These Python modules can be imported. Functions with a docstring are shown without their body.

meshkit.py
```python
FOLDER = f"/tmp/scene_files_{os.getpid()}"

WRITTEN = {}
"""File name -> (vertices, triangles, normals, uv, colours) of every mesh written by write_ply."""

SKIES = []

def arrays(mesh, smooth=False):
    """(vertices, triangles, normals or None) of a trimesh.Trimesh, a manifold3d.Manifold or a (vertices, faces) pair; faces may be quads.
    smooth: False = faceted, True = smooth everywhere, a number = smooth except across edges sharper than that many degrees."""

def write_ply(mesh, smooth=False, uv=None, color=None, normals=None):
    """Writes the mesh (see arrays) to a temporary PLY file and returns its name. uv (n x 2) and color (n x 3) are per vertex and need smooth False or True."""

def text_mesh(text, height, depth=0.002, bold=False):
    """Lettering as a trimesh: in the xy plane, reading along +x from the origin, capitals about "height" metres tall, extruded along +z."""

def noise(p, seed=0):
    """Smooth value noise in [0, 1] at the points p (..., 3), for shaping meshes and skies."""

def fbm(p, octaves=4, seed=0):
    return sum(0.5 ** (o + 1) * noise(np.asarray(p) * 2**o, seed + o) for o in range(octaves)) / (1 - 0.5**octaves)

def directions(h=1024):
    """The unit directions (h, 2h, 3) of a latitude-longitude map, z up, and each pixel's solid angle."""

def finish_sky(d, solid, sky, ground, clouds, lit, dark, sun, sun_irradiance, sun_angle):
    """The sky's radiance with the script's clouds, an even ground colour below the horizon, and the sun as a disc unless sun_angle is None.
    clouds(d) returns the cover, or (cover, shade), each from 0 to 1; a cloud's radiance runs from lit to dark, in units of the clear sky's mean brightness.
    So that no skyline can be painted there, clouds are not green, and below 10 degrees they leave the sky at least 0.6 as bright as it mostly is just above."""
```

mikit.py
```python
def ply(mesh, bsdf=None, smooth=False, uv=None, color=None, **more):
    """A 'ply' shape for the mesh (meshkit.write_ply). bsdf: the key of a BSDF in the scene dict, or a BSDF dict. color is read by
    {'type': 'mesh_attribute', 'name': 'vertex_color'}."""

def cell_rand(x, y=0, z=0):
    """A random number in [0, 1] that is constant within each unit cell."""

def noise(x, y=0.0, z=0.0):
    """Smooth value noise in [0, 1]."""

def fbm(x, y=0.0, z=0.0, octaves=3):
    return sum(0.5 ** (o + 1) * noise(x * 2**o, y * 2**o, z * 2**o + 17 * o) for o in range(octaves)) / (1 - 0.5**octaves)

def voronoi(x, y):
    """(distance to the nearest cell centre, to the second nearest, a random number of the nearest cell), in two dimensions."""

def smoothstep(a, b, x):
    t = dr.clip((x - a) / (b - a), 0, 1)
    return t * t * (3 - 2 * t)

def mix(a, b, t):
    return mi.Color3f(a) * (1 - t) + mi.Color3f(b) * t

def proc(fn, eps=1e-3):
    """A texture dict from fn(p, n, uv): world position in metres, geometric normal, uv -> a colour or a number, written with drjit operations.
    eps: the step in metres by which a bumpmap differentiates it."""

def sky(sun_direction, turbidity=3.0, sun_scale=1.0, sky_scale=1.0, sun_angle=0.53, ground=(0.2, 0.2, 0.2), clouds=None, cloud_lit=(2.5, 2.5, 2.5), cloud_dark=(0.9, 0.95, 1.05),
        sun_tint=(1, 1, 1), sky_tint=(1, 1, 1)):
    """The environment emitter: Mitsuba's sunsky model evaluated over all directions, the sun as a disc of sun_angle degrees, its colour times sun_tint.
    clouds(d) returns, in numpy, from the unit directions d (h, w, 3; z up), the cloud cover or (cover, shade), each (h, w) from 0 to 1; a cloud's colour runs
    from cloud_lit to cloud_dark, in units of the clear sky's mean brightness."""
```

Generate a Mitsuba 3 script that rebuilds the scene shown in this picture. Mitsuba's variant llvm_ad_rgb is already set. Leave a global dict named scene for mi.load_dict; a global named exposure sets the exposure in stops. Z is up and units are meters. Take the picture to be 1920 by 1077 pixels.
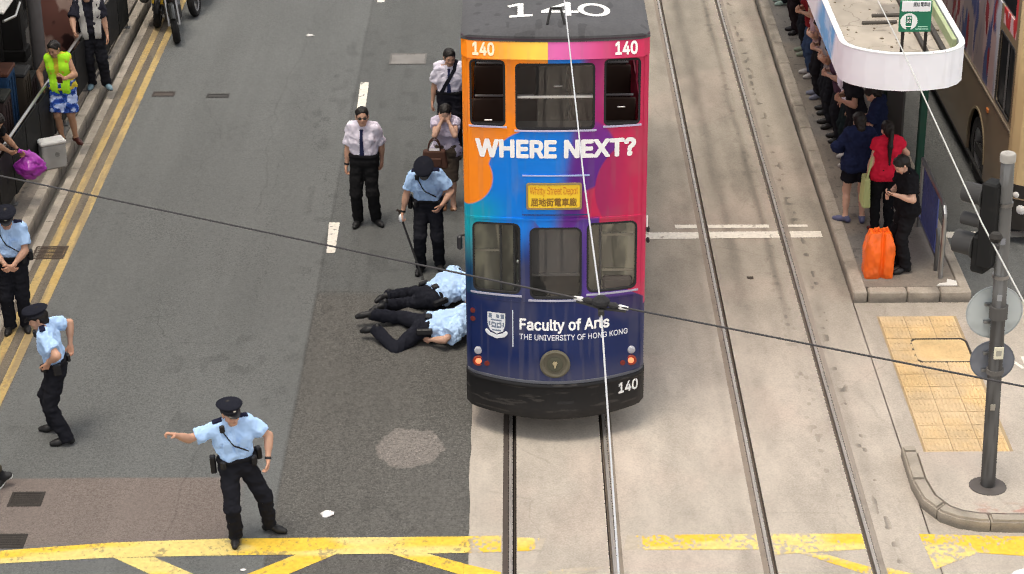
import math, random, glob
import numpy as np, trimesh, drjit as dr, mitsuba as mi, mikit, meshkit
import manifold3d as m3
from shapely import affinity, box as sbox, union_all
from shapely.geometry import Polygon, Point, LineString
from mikit import noise, fbm, voronoi, smoothstep, mix, cell_rand

T = mi.ScalarTransform4f
scene, labels = {}, {}

# ---------------------------------------------------------------- camera, sky, exposure
CAM = (0.0, 0.0, 12.0)
scene['camera'] = {'type': 'perspective', 'fov': 26.4748, 'fov_axis': 'x', 'near_clip': 0.5, 'far_clip': 2000.0,
    'to_world': T().look_at(origin=list(CAM), target=[-0.00374511, 0.90630005, 12.0 - 0.42261826], up=[0.00698015, 0.42263462, 0.90627328])}
scene['sky'] = mikit.sky((-0.16, -0.16, 0.97), turbidity=3, sun_scale=0.42, sun_angle=22, sun_tint=(0.95, 1.0, 1.07), clouds=lambda d: 1.0,
    cloud_lit=(2.5, 2.5, 2.55), cloud_dark=(0.9, 0.95, 1.05))
exposure = 2.08


def lin(r, g, b):
    return tuple(((c / 255) / 12.92 if c <= 10 else (((c / 255) + 0.055) / 1.055) ** 2.4) for c in (r, g, b))


# ---------------------------------------------------------------- entries of the scene
def numbered(key):
    if key not in used:
        used.add(key)
        return key
    n = 1
    while f'{key}_{n:03d}' in used:
        n += 1
    used.add(f'{key}_{n:03d}')
    return f'{key}_{n:03d}'


used = set()


def thing(name, label=None, cat=None, group=None, kind=None):
    key = numbered(name)
    d = {}
    if label: d['label'] = label
    if cat: d['category'] = cat
    if group: d['group'] = group
    if kind: d['kind'] = kind
    if d: labels[key] = d
    return key


def smoothed(mesh, angle):
    return trimesh.graph.smooth_shade(mesh, angle=np.radians(angle), facet_minarea=None)


def obj(parent, name, mesh, bsdf='vc_rough', color=None, smooth=30, label=None):
    """One entry of the scene: a part of parent, or (name None) the thing itself. color: one colour for all vertices, or one for each."""
    key = numbered(f'{parent}__{name}') if name else parent
    if isinstance(mesh, (list, tuple)) and not isinstance(mesh[0], np.ndarray):
        mesh = trimesh.util.concatenate(list(mesh))
    if hasattr(mesh, 'to_mesh'):
        m = mesh.to_mesh()
        mesh = trimesh.Trimesh(m.vert_properties[:, :3], m.tri_verts)
    if color is not None:
        c = np.asarray(color, float)
        if c.ndim == 1:
            if smooth is not True and smooth:
                mesh = smoothed(mesh, smooth)
                smooth = True
            c = np.tile(c, (len(mesh.vertices), 1))
        scene[key] = mikit.ply(mesh, bsdf, smooth=smooth, color=c)
    else:
        scene[key] = mikit.ply(mesh, bsdf, smooth=smooth)
    if label: labels[key] = {'label': label}
    return key


def struct(name, mesh, bsdf, color=None, smooth=False, label=None):
    key = thing(name, kind='structure')
    if label: labels[key]['label'] = label
    return obj(key, None, mesh, bsdf, color, smooth)


# ---------------------------------------------------------------- shapes
def box(cx, cy, cz, sx, sy, sz, c=0.0):
    """A box by centre and size, its edges chamfered by c."""
    if c <= 0:
        m = trimesh.creation.box((sx, sy, sz))
    else:
        c = min(c, 0.45 * min(sx, sy, sz))
        h = np.array([sx, sy, sz]) / 2
        p = []
        for s in np.ndindex(2, 2, 2):
            q = (np.array(s) * 2 - 1) * h
            for k in range(3):
                o = q - np.sign(q) * c
                o[k] = q[k]
                p.append(o)
        m = trimesh.convex.convex_hull(np.array(p))
    m.apply_translation((cx, cy, cz))
    return m


def bx(x0, x1, y0, y1, z0, z1, c=0.0):
    return box((x0 + x1) / 2, (y0 + y1) / 2, (z0 + z1) / 2, x1 - x0, y1 - y0, z1 - z0, c)


def tube(pts, r, n=10, caps=True):
    p = np.asarray(pts, float)
    r = np.broadcast_to(r, (len(p),)).astype(float)
    t = np.gradient(p, axis=0)
    t /= np.linalg.norm(t, axis=1, keepdims=True) + 1e-12
    a = np.zeros_like(p)
    ref = np.array([0, 0, 1.0]) if abs(t[0][2]) < 0.9 else np.array([1.0, 0, 0])
    for i in range(len(p)):
        v = ref - t[i] * (ref @ t[i])
        a[i] = v / (np.linalg.norm(v) + 1e-12)
        ref = a[i]
    b = np.cross(t, a)
    ang = np.arange(n) * 2 * np.pi / n
    v = p[:, None] + r[:, None, None] * (np.cos(ang)[None, :, None] * a[:, None] + np.sin(ang)[None, :, None] * b[:, None])
    v = v.reshape(-1, 3)
    f = []
    for i in range(len(p) - 1):
        for j in range(n):
            q = (i * n + j, i * n + (j + 1) % n, (i + 1) * n + (j + 1) % n, (i + 1) * n + j)
            f += [(q[0], q[1], q[2]), (q[0], q[2], q[3])]
    if caps:
        v = np.vstack([v, p[:1], p[-1:]])
        k = len(v) - 2
        for j in range(n):
            f.append((k, (j + 1) % n, j))
            f.append((k + 1, (len(p) - 1) * n + j, (len(p) - 1) * n + (j + 1) % n))
    return trimesh.Trimesh(v, f, process=False)


def revolve(profile, n=28, at=(0, 0, 0), axis=(0, 0, 1)):
    m = trimesh.creation.revolve(np.asarray(profile, float), sections=n)
    R = trimesh.geometry.align_vectors([0, 0, 1], axis)
    m.apply_transform(R)
    m.apply_translation(at)
    if m.volume < 0: m.invert()
    return m


def prism(poly, z0, z1):
    if not isinstance(poly, Polygon) and not hasattr(poly, 'geoms'): poly = Polygon(poly)
    ms = []
    for g in getattr(poly, 'geoms', [poly]):
        m = trimesh.creation.extrude_polygon(g, z1 - z0, engine='earcut')
        m.apply_translation((0, 0, z0))
        ms.append(m)
    return trimesh.util.concatenate(ms)


def sheet(poly, z, maxedge=None):
    """A flat sheet at height z, facing up."""
    if not isinstance(poly, Polygon) and not hasattr(poly, 'geoms'): poly = Polygon(poly)
    vs, fs, n = [], [], 0
    for g in getattr(poly, 'geoms', [poly]):
        v, f = trimesh.creation.triangulate_polygon(g, engine='earcut')
        vs.append(v); fs.append(f + n); n += len(v)
    v, f = np.vstack(vs), np.vstack(fs)
    v = np.column_stack([v, np.full(len(v), z)])
    a = np.cross(v[f[:, 1]] - v[f[:, 0]], v[f[:, 2]] - v[f[:, 0]])[:, 2]
    f[a < 0] = f[a < 0][:, ::-1]
    return trimesh.Trimesh(v, f, process=False)


def rrect(x0, x1, z0, z1, r):
    return sbox(x0 + r, z0 + r, x1 - r, z1 - r).buffer(r, quad_segs=5)


def refine(m, edge):
    v, f = trimesh.remesh.subdivide_to_size(m.vertices, m.faces, edge, max_iter=12)
    return trimesh.Trimesh(v, f, process=True)


def upright(m):
    """A mesh built in the xy plane (x right, y up, z towards the viewer) stood up to face -y."""
    m = m.copy()
    v = m.vertices
    m.vertices = np.column_stack([v[:, 0], -v[:, 2], v[:, 1]])
    return m


def lettering(text, height, depth=0.002, font='Inter', stroke=0, wide=1.0):
    """Lettering in the xy plane, from the origin along +x; capitals about height tall; stroke thickens the letters."""
    from PIL import Image, ImageDraw, ImageFont
    ft = ImageFont.truetype(glob.glob('/opt/blender-*/*/datafiles/fonts/' + font + '*.woff2')[0], 96)
    x0, y0, x1, y1 = ft.getbbox(text, anchor='ls', stroke_width=stroke)
    im = Image.new('L', (x1 - x0 + 8, y1 - y0 + 8))
    ImageDraw.Draw(im).text((4 - x0, 4 - y0), text, 255, ft, anchor='ls', stroke_width=stroke)
    on = np.pad(np.asarray(im) > 127, ((0, 0), (1, 1))).astype(np.int8)
    rows, starts = np.nonzero(np.diff(on, axis=1) == 1)
    ends = np.nonzero(np.diff(on, axis=1) == -1)[1]
    shape = union_all(sbox(starts, -rows - 1, ends, -rows)).buffer(0.6).buffer(-0.6).simplify(0.7)
    s = height / (70.0 if font == 'Inter' else 84.0)
    shape = affinity.affine_transform(shape, [s, 0, 0, s, -4 * s, (4 - y0) * s])
    m = trimesh.util.concatenate([trimesh.creation.extrude_polygon(g, depth, engine='earcut') for g in getattr(shape, 'geoms', [shape]) if g.area > 1e-7])
    if wide != 1.0: m.apply_scale((wide, 1, 1))
    return m


def glyphs(strokes, width, depth=0.002):
    """Painted or printed strokes (lists of points, in the xy plane) as one flat mesh."""
    return prism(union_all([LineString(s).buffer(width / 2, cap_style=2, join_style=1) for s in strokes]), 0, depth)


# ---------------------------------------------------------------- materials
def P_(color, rough=0.6, **k):
    return {'type': 'twosided', 'bsdf': {'type': 'principled', 'base_color': color if isinstance(color, dict) else {'type': 'rgb', 'value': list(color)}, 'roughness': rough, **k}}


VC = {'type': 'mesh_attribute', 'name': 'vertex_color'}


def dirt(p, n, uv):
    return 0.02 + 0.20 * smoothstep(0.5, 0.8, fbm(p.x * 5 + 3, p.y * 5, p.z * 5, 3))


DIRT = mikit.proc(dirt)


def worn(inner, amount=DIRT, tone=(0.06, 0.054, 0.048)):
    return {'type': 'twosided', 'bsdf': {'type': 'blendbsdf', 'weight': amount, 'a': inner, 'b': {'type': 'diffuse', 'reflectance': {'type': 'rgb', 'value': list(tone)}}}}


scene['vc_cloth'] = P_(VC, 0.9, specular=0.12)
scene['vc_skin'] = P_(VC, 0.55, specular=0.35)
scene['vc_rough'] = worn({'type': 'principled', 'base_color': VC, 'roughness': 0.7, 'specular': 0.2})
scene['vc_gloss'] = worn({'type': 'principled', 'base_color': VC, 'roughness': 0.3, 'specular': 0.5})
scene['vc_plain'] = P_(VC, 0.5, specular=0.4)
scene['vc_metal'] = worn({'type': 'principled', 'base_color': VC, 'roughness': 0.35, 'metallic': 0.9})
scene['pane_glass'] = {'type': 'thindielectric', 'int_ior': 1.5}
scene['black_rubber'] = P_((0.02, 0.02, 0.021), 0.85)


def asphalt(p, n, uv):
    x, y = p.x, p.y
    g = fbm(x * 55, y * 55, 0, 2)
    c1 = fbm(x * 1.1, y * 0.35, 3, 3)
    grain = noise(x * 120, y * 120)
    wob = 0.05 * (noise(x * 1.3, y * 0.7) - 0.5)
    right = smoothstep(-2.66, -2.62, x + wob)
    near = smoothstep(25.70, 25.45, y + wob + 0.03 * (x + 2.0))
    base = mix((0.128, 0.133, 0.131), (0.103, 0.107, 0.105), right)
    base = mix(base, (0.097, 0.094, 0.087), right * near)
    # the reddish worn dressing at the crossing and the pale patch
    brown = near * smoothstep(20.86, 20.80, y + 0.5 * wob) * smoothstep(-3.0, -3.16, x + wob + 0.02 * (noise(x * 20, y * 20) - 0.5)) * smoothstep(19.3, 19.5, y) * smoothstep(-5.95, -5.85, x)
    base = mix(base, (0.185, 0.150, 0.133), 0.85 * brown)
    dx, dy = (x + 1.25) / 0.37, (y - 21.47) / 0.46
    edge = 0.35 * (fbm(x * 7, y * 7, 1, 3) - 0.5)
    pale = smoothstep(1.04, 0.94, dr.sqrt(dx * dx + dy * dy) + edge)
    base = mix(base, (0.195, 0.176, 0.162), 0.85 * pale)
    coarse = 0.35 + 0.55 * right * near
    lane = noise(x * 9, y * 0.12, 4) - 0.5
    poly = dr.exp(-dr.square((x + 4.9) / 0.28)) + dr.exp(-dr.square((x + 3.35) / 0.28)) + 0.8 * dr.exp(-dr.square((x + 1.9) / 0.25))
    tone = 0.82 + 0.20 * c1 + (0.2 + coarse) * 0.75 * (g - 0.5) + 0.30 * (grain - 0.5) + 0.07 * lane - 0.035 * poly
    # pale chips in the coarse wearing course
    chip = smoothstep(0.80, 0.9, noise(x * 90, y * 90, 5)) * right * near
    tone = tone + 0.55 * chip
    # crazing cracks and the tar line of the transverse joint
    a, b, c = voronoi(x * 0.9 + 0.2 * fbm(x * 3, y * 3, 9, 2), y * 0.7)
    crack = smoothstep(0.012, 0.003, b - a) * smoothstep(0.56, 0.68, noise(x * 0.5, y * 0.4, 2))
    tone = tone * (1 - 0.22 * crack)
    # old sealed cracks, wandering up the lane and across it
    sc1 = dr.abs(x + 3.75 + 0.35 * (noise(y * 0.45, 7.0) - 0.5) + 0.08 * (noise(y * 3, 2.0) - 0.5)) + 0.3 * smoothstep(0.52, 0.44, noise(y * 0.3, 11.0))
    sc2 = dr.abs(y - 28.2 - 0.5 * (noise(x * 0.7, 3.0) - 0.5) - 0.08 * (noise(x * 5, 2.0) - 0.5)) + 0.3 * smoothstep(0.50, 0.42, noise(x * 0.5, 15.0))
    tone = tone * (1 - 0.15 * smoothstep(0.018, 0.006, dr.minimum(sc1, sc2)))
    seam = 0.5 * smoothstep(0.028, 0.012, dr.abs(y - 25.60 + wob + 0.03 * (x + 2.0))) * right
    seam2 = smoothstep(0.03, 0.012, dr.abs(x + wob + 2.645)) * 0.5
    tone = tone * (1 - 0.35 * dr.maximum(seam, seam2))
    # oil drips and tyre polish in the left lane
    oil = smoothstep(0.70, 0.82, noise(x * 6, y * 3.5, 7)) * smoothstep(0.5, 0.65, noise(x * 0.8, y * 0.3, 5))
    tone = tone * (1 - 0.14 * oil)
    gutter = smoothstep(-6.05, -6.13, x + 0.4 * wob)
    base = mix(base, mix((0.180, 0.148, 0.108), (0.140, 0.115, 0.090), smoothstep(0.4, 0.6, fbm(x * 6, y * 1.3, 3, 3))), 0.85 * gutter)
    return base * tone


def concrete(p, n, uv):
    x, y = p.x, p.y
    big = fbm(x * 0.8, y * 0.35, 1, 4)
    mid = fbm(x * 5, y * 2.2, 2, 3)
    fine = noise(x * 75, y * 75)
    far = smoothstep(22.0, 27.0, y)
    base = mix((0.425, 0.380, 0.325), (0.340, 0.305, 0.255), far)
    base = mix(base, (0.480, 0.395, 0.335), 0.4 * smoothstep(0.5, 0.75, fbm(x * 1.3, y * 0.9, 5, 3)))
    tone = 0.76 + 0.32 * big + 0.26 * (mid - 0.5) + 0.20 * (fine - 0.5) - 0.10 * smoothstep(0.52, 0.7, fbm(x * 2.2, y * 0.5, 31, 4))
    # grime that runs along the rails (brake dust, tyre rubber)
    w = 0.05 * (noise(y * 0.8, x) - 0.5)
    def streak(c, s):
        d = (x + w - c) / s
        return dr.exp(-d * d)
    br = 0.5 + 0.8 * fbm(x * 8, y * 0.7, 8, 3)
    dark = 0.30 * streak(2.86, 0.10) * far + 0.34 * streak(3.36, 0.05) * far + 0.22 * streak(4.14, 0.11) * far
    dark = dark + 0.12 * streak(2.35, 0.07) + 0.12 * streak(3.80, 0.06) + 0.16 * streak(1.55, 0.25) * far + 0.10 * streak(3.1, 0.4) * far
    dark = dark + 0.25 * streak(4.33, 0.03) * (1 - far) * smoothstep(0.55, 0.7, noise(y * 2.0, 3.3))
    spots = smoothstep(0.73, 0.80, noise(x * 14, y * 9, 4)) * (streak(3.82, 0.05) + 0.4 * streak(3.36, 0.08) + 0.10)
    tone = tone * (1 - dr.minimum(dark * br, 0.6)) * (1 - 0.45 * spots)
    red = dr.exp(-dr.square((x - 5.15) / 0.42) - dr.square((y - 19.80) / 0.10)) * smoothstep(0.40, 0.62, fbm(x * 7, y * 12, 3, 3))
    base = mix(base, (0.36, 0.15, 0.12), 0.75 * red)
    a, b, c = voronoi(x * 0.5 + 0.25 * fbm(x * 2, y * 2, 9, 2), y * 0.33)
    crack = smoothstep(0.012, 0.003, b - a) * smoothstep(0.52, 0.64, noise(x * 0.9, y * 0.6, 12))
    return base * tone * (1 - 0.10 * crack)


def footway(p, n, uv):
    x, y = p.x, p.y
    t = 0.74 + 0.5 * (fbm(x * 2.3, y * 1.7, 2, 4) - 0.35) + 0.22 * (noise(x * 60, y * 60) - 0.5)
    base = mix((0.235, 0.205, 0.172), (0.205, 0.190, 0.172), smoothstep(0.4, 0.7, fbm(x * 0.9, y * 0.9, 6, 2)))
    gum = smoothstep(0.84, 0.88, noise(x * 11, y * 11, 3))
    return base * t * (1 - 0.3 * gum)


def kerbstone(p, n, uv):
    t = 0.75 + 0.5 * (fbm(p.x * 6, p.y * 6, p.z * 9, 4) - 0.4) + 0.2 * (noise(p.x * 70, p.y * 70, p.z * 70) - 0.5)
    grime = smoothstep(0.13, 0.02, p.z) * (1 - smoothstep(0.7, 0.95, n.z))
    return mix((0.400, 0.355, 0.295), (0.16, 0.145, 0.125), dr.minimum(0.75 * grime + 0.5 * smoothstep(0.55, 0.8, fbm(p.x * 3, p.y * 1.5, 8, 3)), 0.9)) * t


def yellow_paint(p, n, uv):
    x, y = p.x, p.y
    wear = 0.55 * fbm(x * 34, y * 26, 4, 3) + 0.45 * fbm(x * 4, y * 2.5, 9, 3)
    on_conc = smoothstep(-0.58, -0.5, x)
    kerbside = smoothstep(-5.75, -5.9, x)
    gap = smoothstep(0.05, 0.2, x) * smoothstep(1.4, 1.1, x)
    hole = smoothstep(0.56, 0.72, wear + 0.03 * on_conc + 0.05 * kerbside + 0.30 * gap)
    hole = dr.maximum(hole * (0.55 + 0.45 * on_conc), kerbside * (0.15 + 0.5 * smoothstep(0.45, 0.65, fbm(x * 14, y * 1.1, 8, 3))))
    paint = mix((0.78, 0.51, 0.055), (0.74, 0.58, 0.20), smoothstep(0.42, 0.62, fbm(x * 1.2, y * 4, 6, 2) + 0.12 * smoothstep(-3.0, -4.0, x)))
    paint = mix(paint, (0.50, 0.35, 0.145), 0.8 * kerbside)
    below = mix((0.13, 0.125, 0.115), (0.46, 0.40, 0.32), on_conc)
    below = mix(below, (0.24, 0.19, 0.13), kerbside)
    t = 0.86 + 0.24 * (fbm(x * 30, y * 30, 3, 2) - 0.4)
    return mix(paint, below, hole) * t


def white_paint(p, n, uv):
    x, y = p.x, p.y
    hole = smoothstep(0.66, 0.76, fbm(x * 16, y * 12, 1, 4))
    below = mix((0.13, 0.125, 0.12), (0.34, 0.30, 0.24), smoothstep(-0.58, -0.5, x))
    return mix((0.74, 0.70, 0.62), below, 0.8 * hole) * (0.9 + 0.2 * (noise(x * 40, y * 40) - 0.5))


def tactile(p, n, uv):
    x, y = p.x, p.y
    t = 0.86 + 0.4 * (fbm(x * 3, y * 3, 4, 4) - 0.4) + 0.14 * (noise(x * 60, y * 60) - 0.5)
    return mix((0.64, 0.46, 0.235), (0.54, 0.435, 0.30), 0.6 * smoothstep(0.45, 0.75, fbm(x * 1.6, y * 1.6, 11, 3))) * t


def flat(fn, rough=0.85, bump=None, scale=0.003):
    b = {'type': 'principled', 'base_color': mikit.proc(fn), 'roughness': rough, 'specular': 0.25}
    if bump:
        b = {'type': 'bumpmap', 'tex': mikit.proc(bump, eps=0.004), 'scale': scale, 'b': b}
    return {'type': 'twosided', 'bsdf': b}


def grit(p, n, uv):
    return noise(p.x * 70, p.y * 70) + 0.6 * noise(p.x * 25, p.y * 25, 3)


scene['asphalt'] = flat(asphalt, 0.9, grit, 0.0035)
scene['concrete'] = flat(concrete, 0.9)
scene['mat_footway'] = flat(footway, 0.9)
scene['kerbstone'] = flat(kerbstone, 0.85)
scene['yellow_paint'] = flat(yellow_paint, 0.7)
scene['white_paint'] = flat(white_paint, 0.7)
scene['tactile'] = flat(tactile, 0.85)


def steel(p, n, uv):
    return mi.Color3f(0.40, 0.37, 0.34) * (0.75 + 0.5 * fbm(p.x * 40, p.y * 3, 2, 3))


scene['rail_steel'] = {'type': 'twosided', 'bsdf': {'type': 'principled', 'base_color': mikit.proc(steel), 'roughness': 0.5, 'metallic': 0.6}}

# ================================================================ the street
rng = random.Random(7)
FAR = 300.0
struct('ground', sheet([(-400, -100), (400, -100), (400, 600), (-400, 600)], -0.14), 'concrete')

# ragged edge between asphalt and the concrete tramway
ys = np.arange(-20, 60.01, 0.12)
edge = [(-0.56 + 0.035 * (meshkit.fbm(np.array([y * 1.1, 0, 0]), 4) - 0.5) * 2 + 0.012 * (meshkit.noise(np.array([y * 6, 3, 0])) - 0.5), y) for y in ys]
struct('road', [sheet(Polygon([(-6.62, -20), *[(x - 0.002, y) for x, y in edge], (-0.56, FAR), (-6.62, FAR)]), 0.0),
                sheet([(5.80, 25.25), (12.5, 25.25), (12.5, FAR), (5.80, FAR)], 0.0)], 'asphalt')
SL = [(-0.202, -0.055), (0.895, 1.035), (2.455, 2.600), (3.560, 3.705)]   # slots of the four rails
strips = [(-0.055, 0.895), (1.035, 2.455), (2.600, 3.560), (3.705, 4.255)]
tw = [sheet(Polygon([*edge, (-0.56, FAR), (-0.202, FAR), (-0.202, -20)]), 0.004)]
tw += [sheet([(a, -20), (b, -20), (b, FAR), (a, FAR)], 0.004) for a, b in strips]
tw += [bx(a, b, -20, 120, -0.10, -0.09) for a, b in SL]
tw += [sheet([(4.268, -20), (14, -20), (14, 25.18), (4.268, 25.18)], 0.004)]
tw_key = struct('tramway', tw, 'concrete')


def rail(x0, x1, groove_right):
    """A grooved rail in its slot: dark joint filler, running head, groove, lip; pointed cross-section swept along y."""
    w = x1 - x0
    pr = [(0, -0.085), (0, 0.001), (0.060, 0.001), (0.063, -0.008), (0.068, 0.006), (0.104, 0.006), (0.108, -0.040), (0.134, -0.040), (0.137, 0.003), (w, 0.003), (w, -0.085)]
    if not groove_right: pr = [(w - a, b) for a, b in pr][::-1]
    n = len(pr)
    v = np.array([(x0 + a, y, b) for y in (-20.0, 120.0) for a, b in pr])
    parts = {}
    for i in range(n - 1):
        q = (i, i + 1, n + i + 1, n + i)
        k = i if groove_right else n - 2 - i
        parts.setdefault('rail_head' if k in (3, 4, 5) else 'groove' if k in (6, 7, 8) else 'joint_filler', []).extend([(q[0], q[1], q[2]), (q[0], q[2], q[3])])
    return {k: trimesh.Trimesh(v, f, process=True) for k, f in parts.items()}


for (a, b), gr, ft in zip(SL, (True, False, True, False), ((0.075, 0.060, 0.052), (0.22, 0.185, 0.15), (0.23, 0.19, 0.155), (0.27, 0.235, 0.20))):
    pr = rail(a, b, gr)
    r = obj(tw_key, 'rail', pr['rail_head'], 'rail_steel', smooth=False)
    obj(r, 'groove', pr['groove'], 'vc_rough', (0.055, 0.045, 0.038) if a < 0 else (0.12, 0.098, 0.080), smooth=False)
    obj(r, 'joint_filler', pr['joint_filler'], 'vc_rough', ft, smooth=False)


def paint(name, polys, bsdf, z, label=None):
    key = thing(name, kind='structure')
    if label: labels[key]['label'] = label
    obj(key, None, [sheet(p, z) for p in polys], bsdf, smooth=False)
    return key


def ribbonline(pts, w):
    return LineString(pts).buffer(w / 2, cap_style=2, join_style=2)


# kerbside double yellow lines
for x in (-6.175, -6.41):
    paint('yellow_kerb_line', [ribbonline([(x - 0.10, 12), (x + 0.02, 23), (x + 0.05, 28), (x + 0.065, 36), (x + 0.06, 60)], 0.115)], 'yellow_paint', 0.004)
# box junction edge and diagonals, on asphalt and on concrete
paint('yellow_box_line', [Polygon([(-5.7, 19.27), (-5.42, 19.335), (-4.27, 19.48), (-3.04, 19.545), (-0.6, 19.553), (-0.6, 19.228), (-3.0, 19.215), (-4.22, 19.188), (-5.37, 19.085), (-5.7, 19.02)]),
    Polygon([(-4.22, 19.186), (-3.79, 19.183), (-2.95, 18.57), (-3.35, 18.53)]), Polygon([(-1.92, 19.225), (-2.33, 19.225), (-3.25, 18.5), (-2.8, 18.5)]),
    Polygon([(-1.36, 19.226), (-0.98, 19.226), (-0.6, 19.03), (-0.6, 18.80)])], 'yellow_paint', 0.004)
conc = [Polygon([(-0.598, 19.553), (-0.215, 19.56), (-0.215, 19.235), (-0.598, 19.228)]), Polygon([(-0.05, 19.52), (0.25, 19.50), (0.20, 19.27), (-0.05, 19.25)]),
    Polygon([(1.10, 19.55), (2.45, 19.56), (2.45, 19.255), (1.05, 19.262)]), Polygon([(2.605, 19.56), (3.555, 19.55), (3.555, 19.25), (2.605, 19.15)]),
    Polygon([(2.85, 19.19), (3.1, 19.17), (3.555, 18.90), (3.555, 18.72)]), Polygon([(3.71, 18.9), (4.1, 18.7), (4.1, 18.4), (3.71, 18.6)]),
    Polygon([(-0.598, 19.02), (-0.215, 18.85), (-0.215, 18.60), (-0.598, 18.80)]), Polygon([(0.25, 18.86), (0.55, 18.93), (0.85, 18.93), (0.3, 18.66)]),
    Polygon([(4.15, 19.54), (5.30, 19.47), (6.6, 19.5), (6.6, 19.12), (5.15, 19.10), (4.7, 19.16), (4.40, 18.98), (4.2, 18.85)])]
paint('yellow_box_line', conc, 'yellow_paint', 0.008)
# lane dashes and the white stop lines
for y0, y1 in ((32.05, 33.69), (26.86, 27.9), (38.0, 39.2)):
    paint('lane_dash', [Polygon([(-2.615 + 0.006 * (y0 - 27), y0), (-2.50 + 0.006 * (y0 - 27), y0), (-2.53 + 0.02, y1), (-2.68 + 0.02, y1)]) if y0 < 30 else
        Polygon([(-2.56, y0), (-2.43, y0), (-2.449, y1), (-2.589, y1)])], 'white_paint', 0.004)
paint('stop_line', [sbox(1.42, 27.24, 2.452, 27.46), sbox(2.605, 27.25, 3.555, 27.47), sbox(3.71, 27.26, 4.14, 27.47)], 'white_paint', 0.008)
paint('stop_line', [sbox(2.15, 27.60, 2.45, 27.72), sbox(2.605, 27.60, 3.45, 27.71), sbox(3.71, 27.62, 3.98, 27.70)], 'white_paint', 0.008)
paint('stop_line', [sbox(5.83, 27.22, 6.13, 27.42), sbox(6.2, 27.22, 9.2, 27.42)], 'white_paint', 0.004)
paint('painted_road_mark', [ribbonline([(5.72, 23.35), (5.80, 23.55), (5.86, 23.38)], 0.05), ribbonline([(5.90, 23.60), (6.05, 23.3)], 0.05), ribbonline([(6.1, 23.62), (6.1, 23.3), (6.3, 23.3)], 0.05)], 'white_paint', 0.008)


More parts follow.
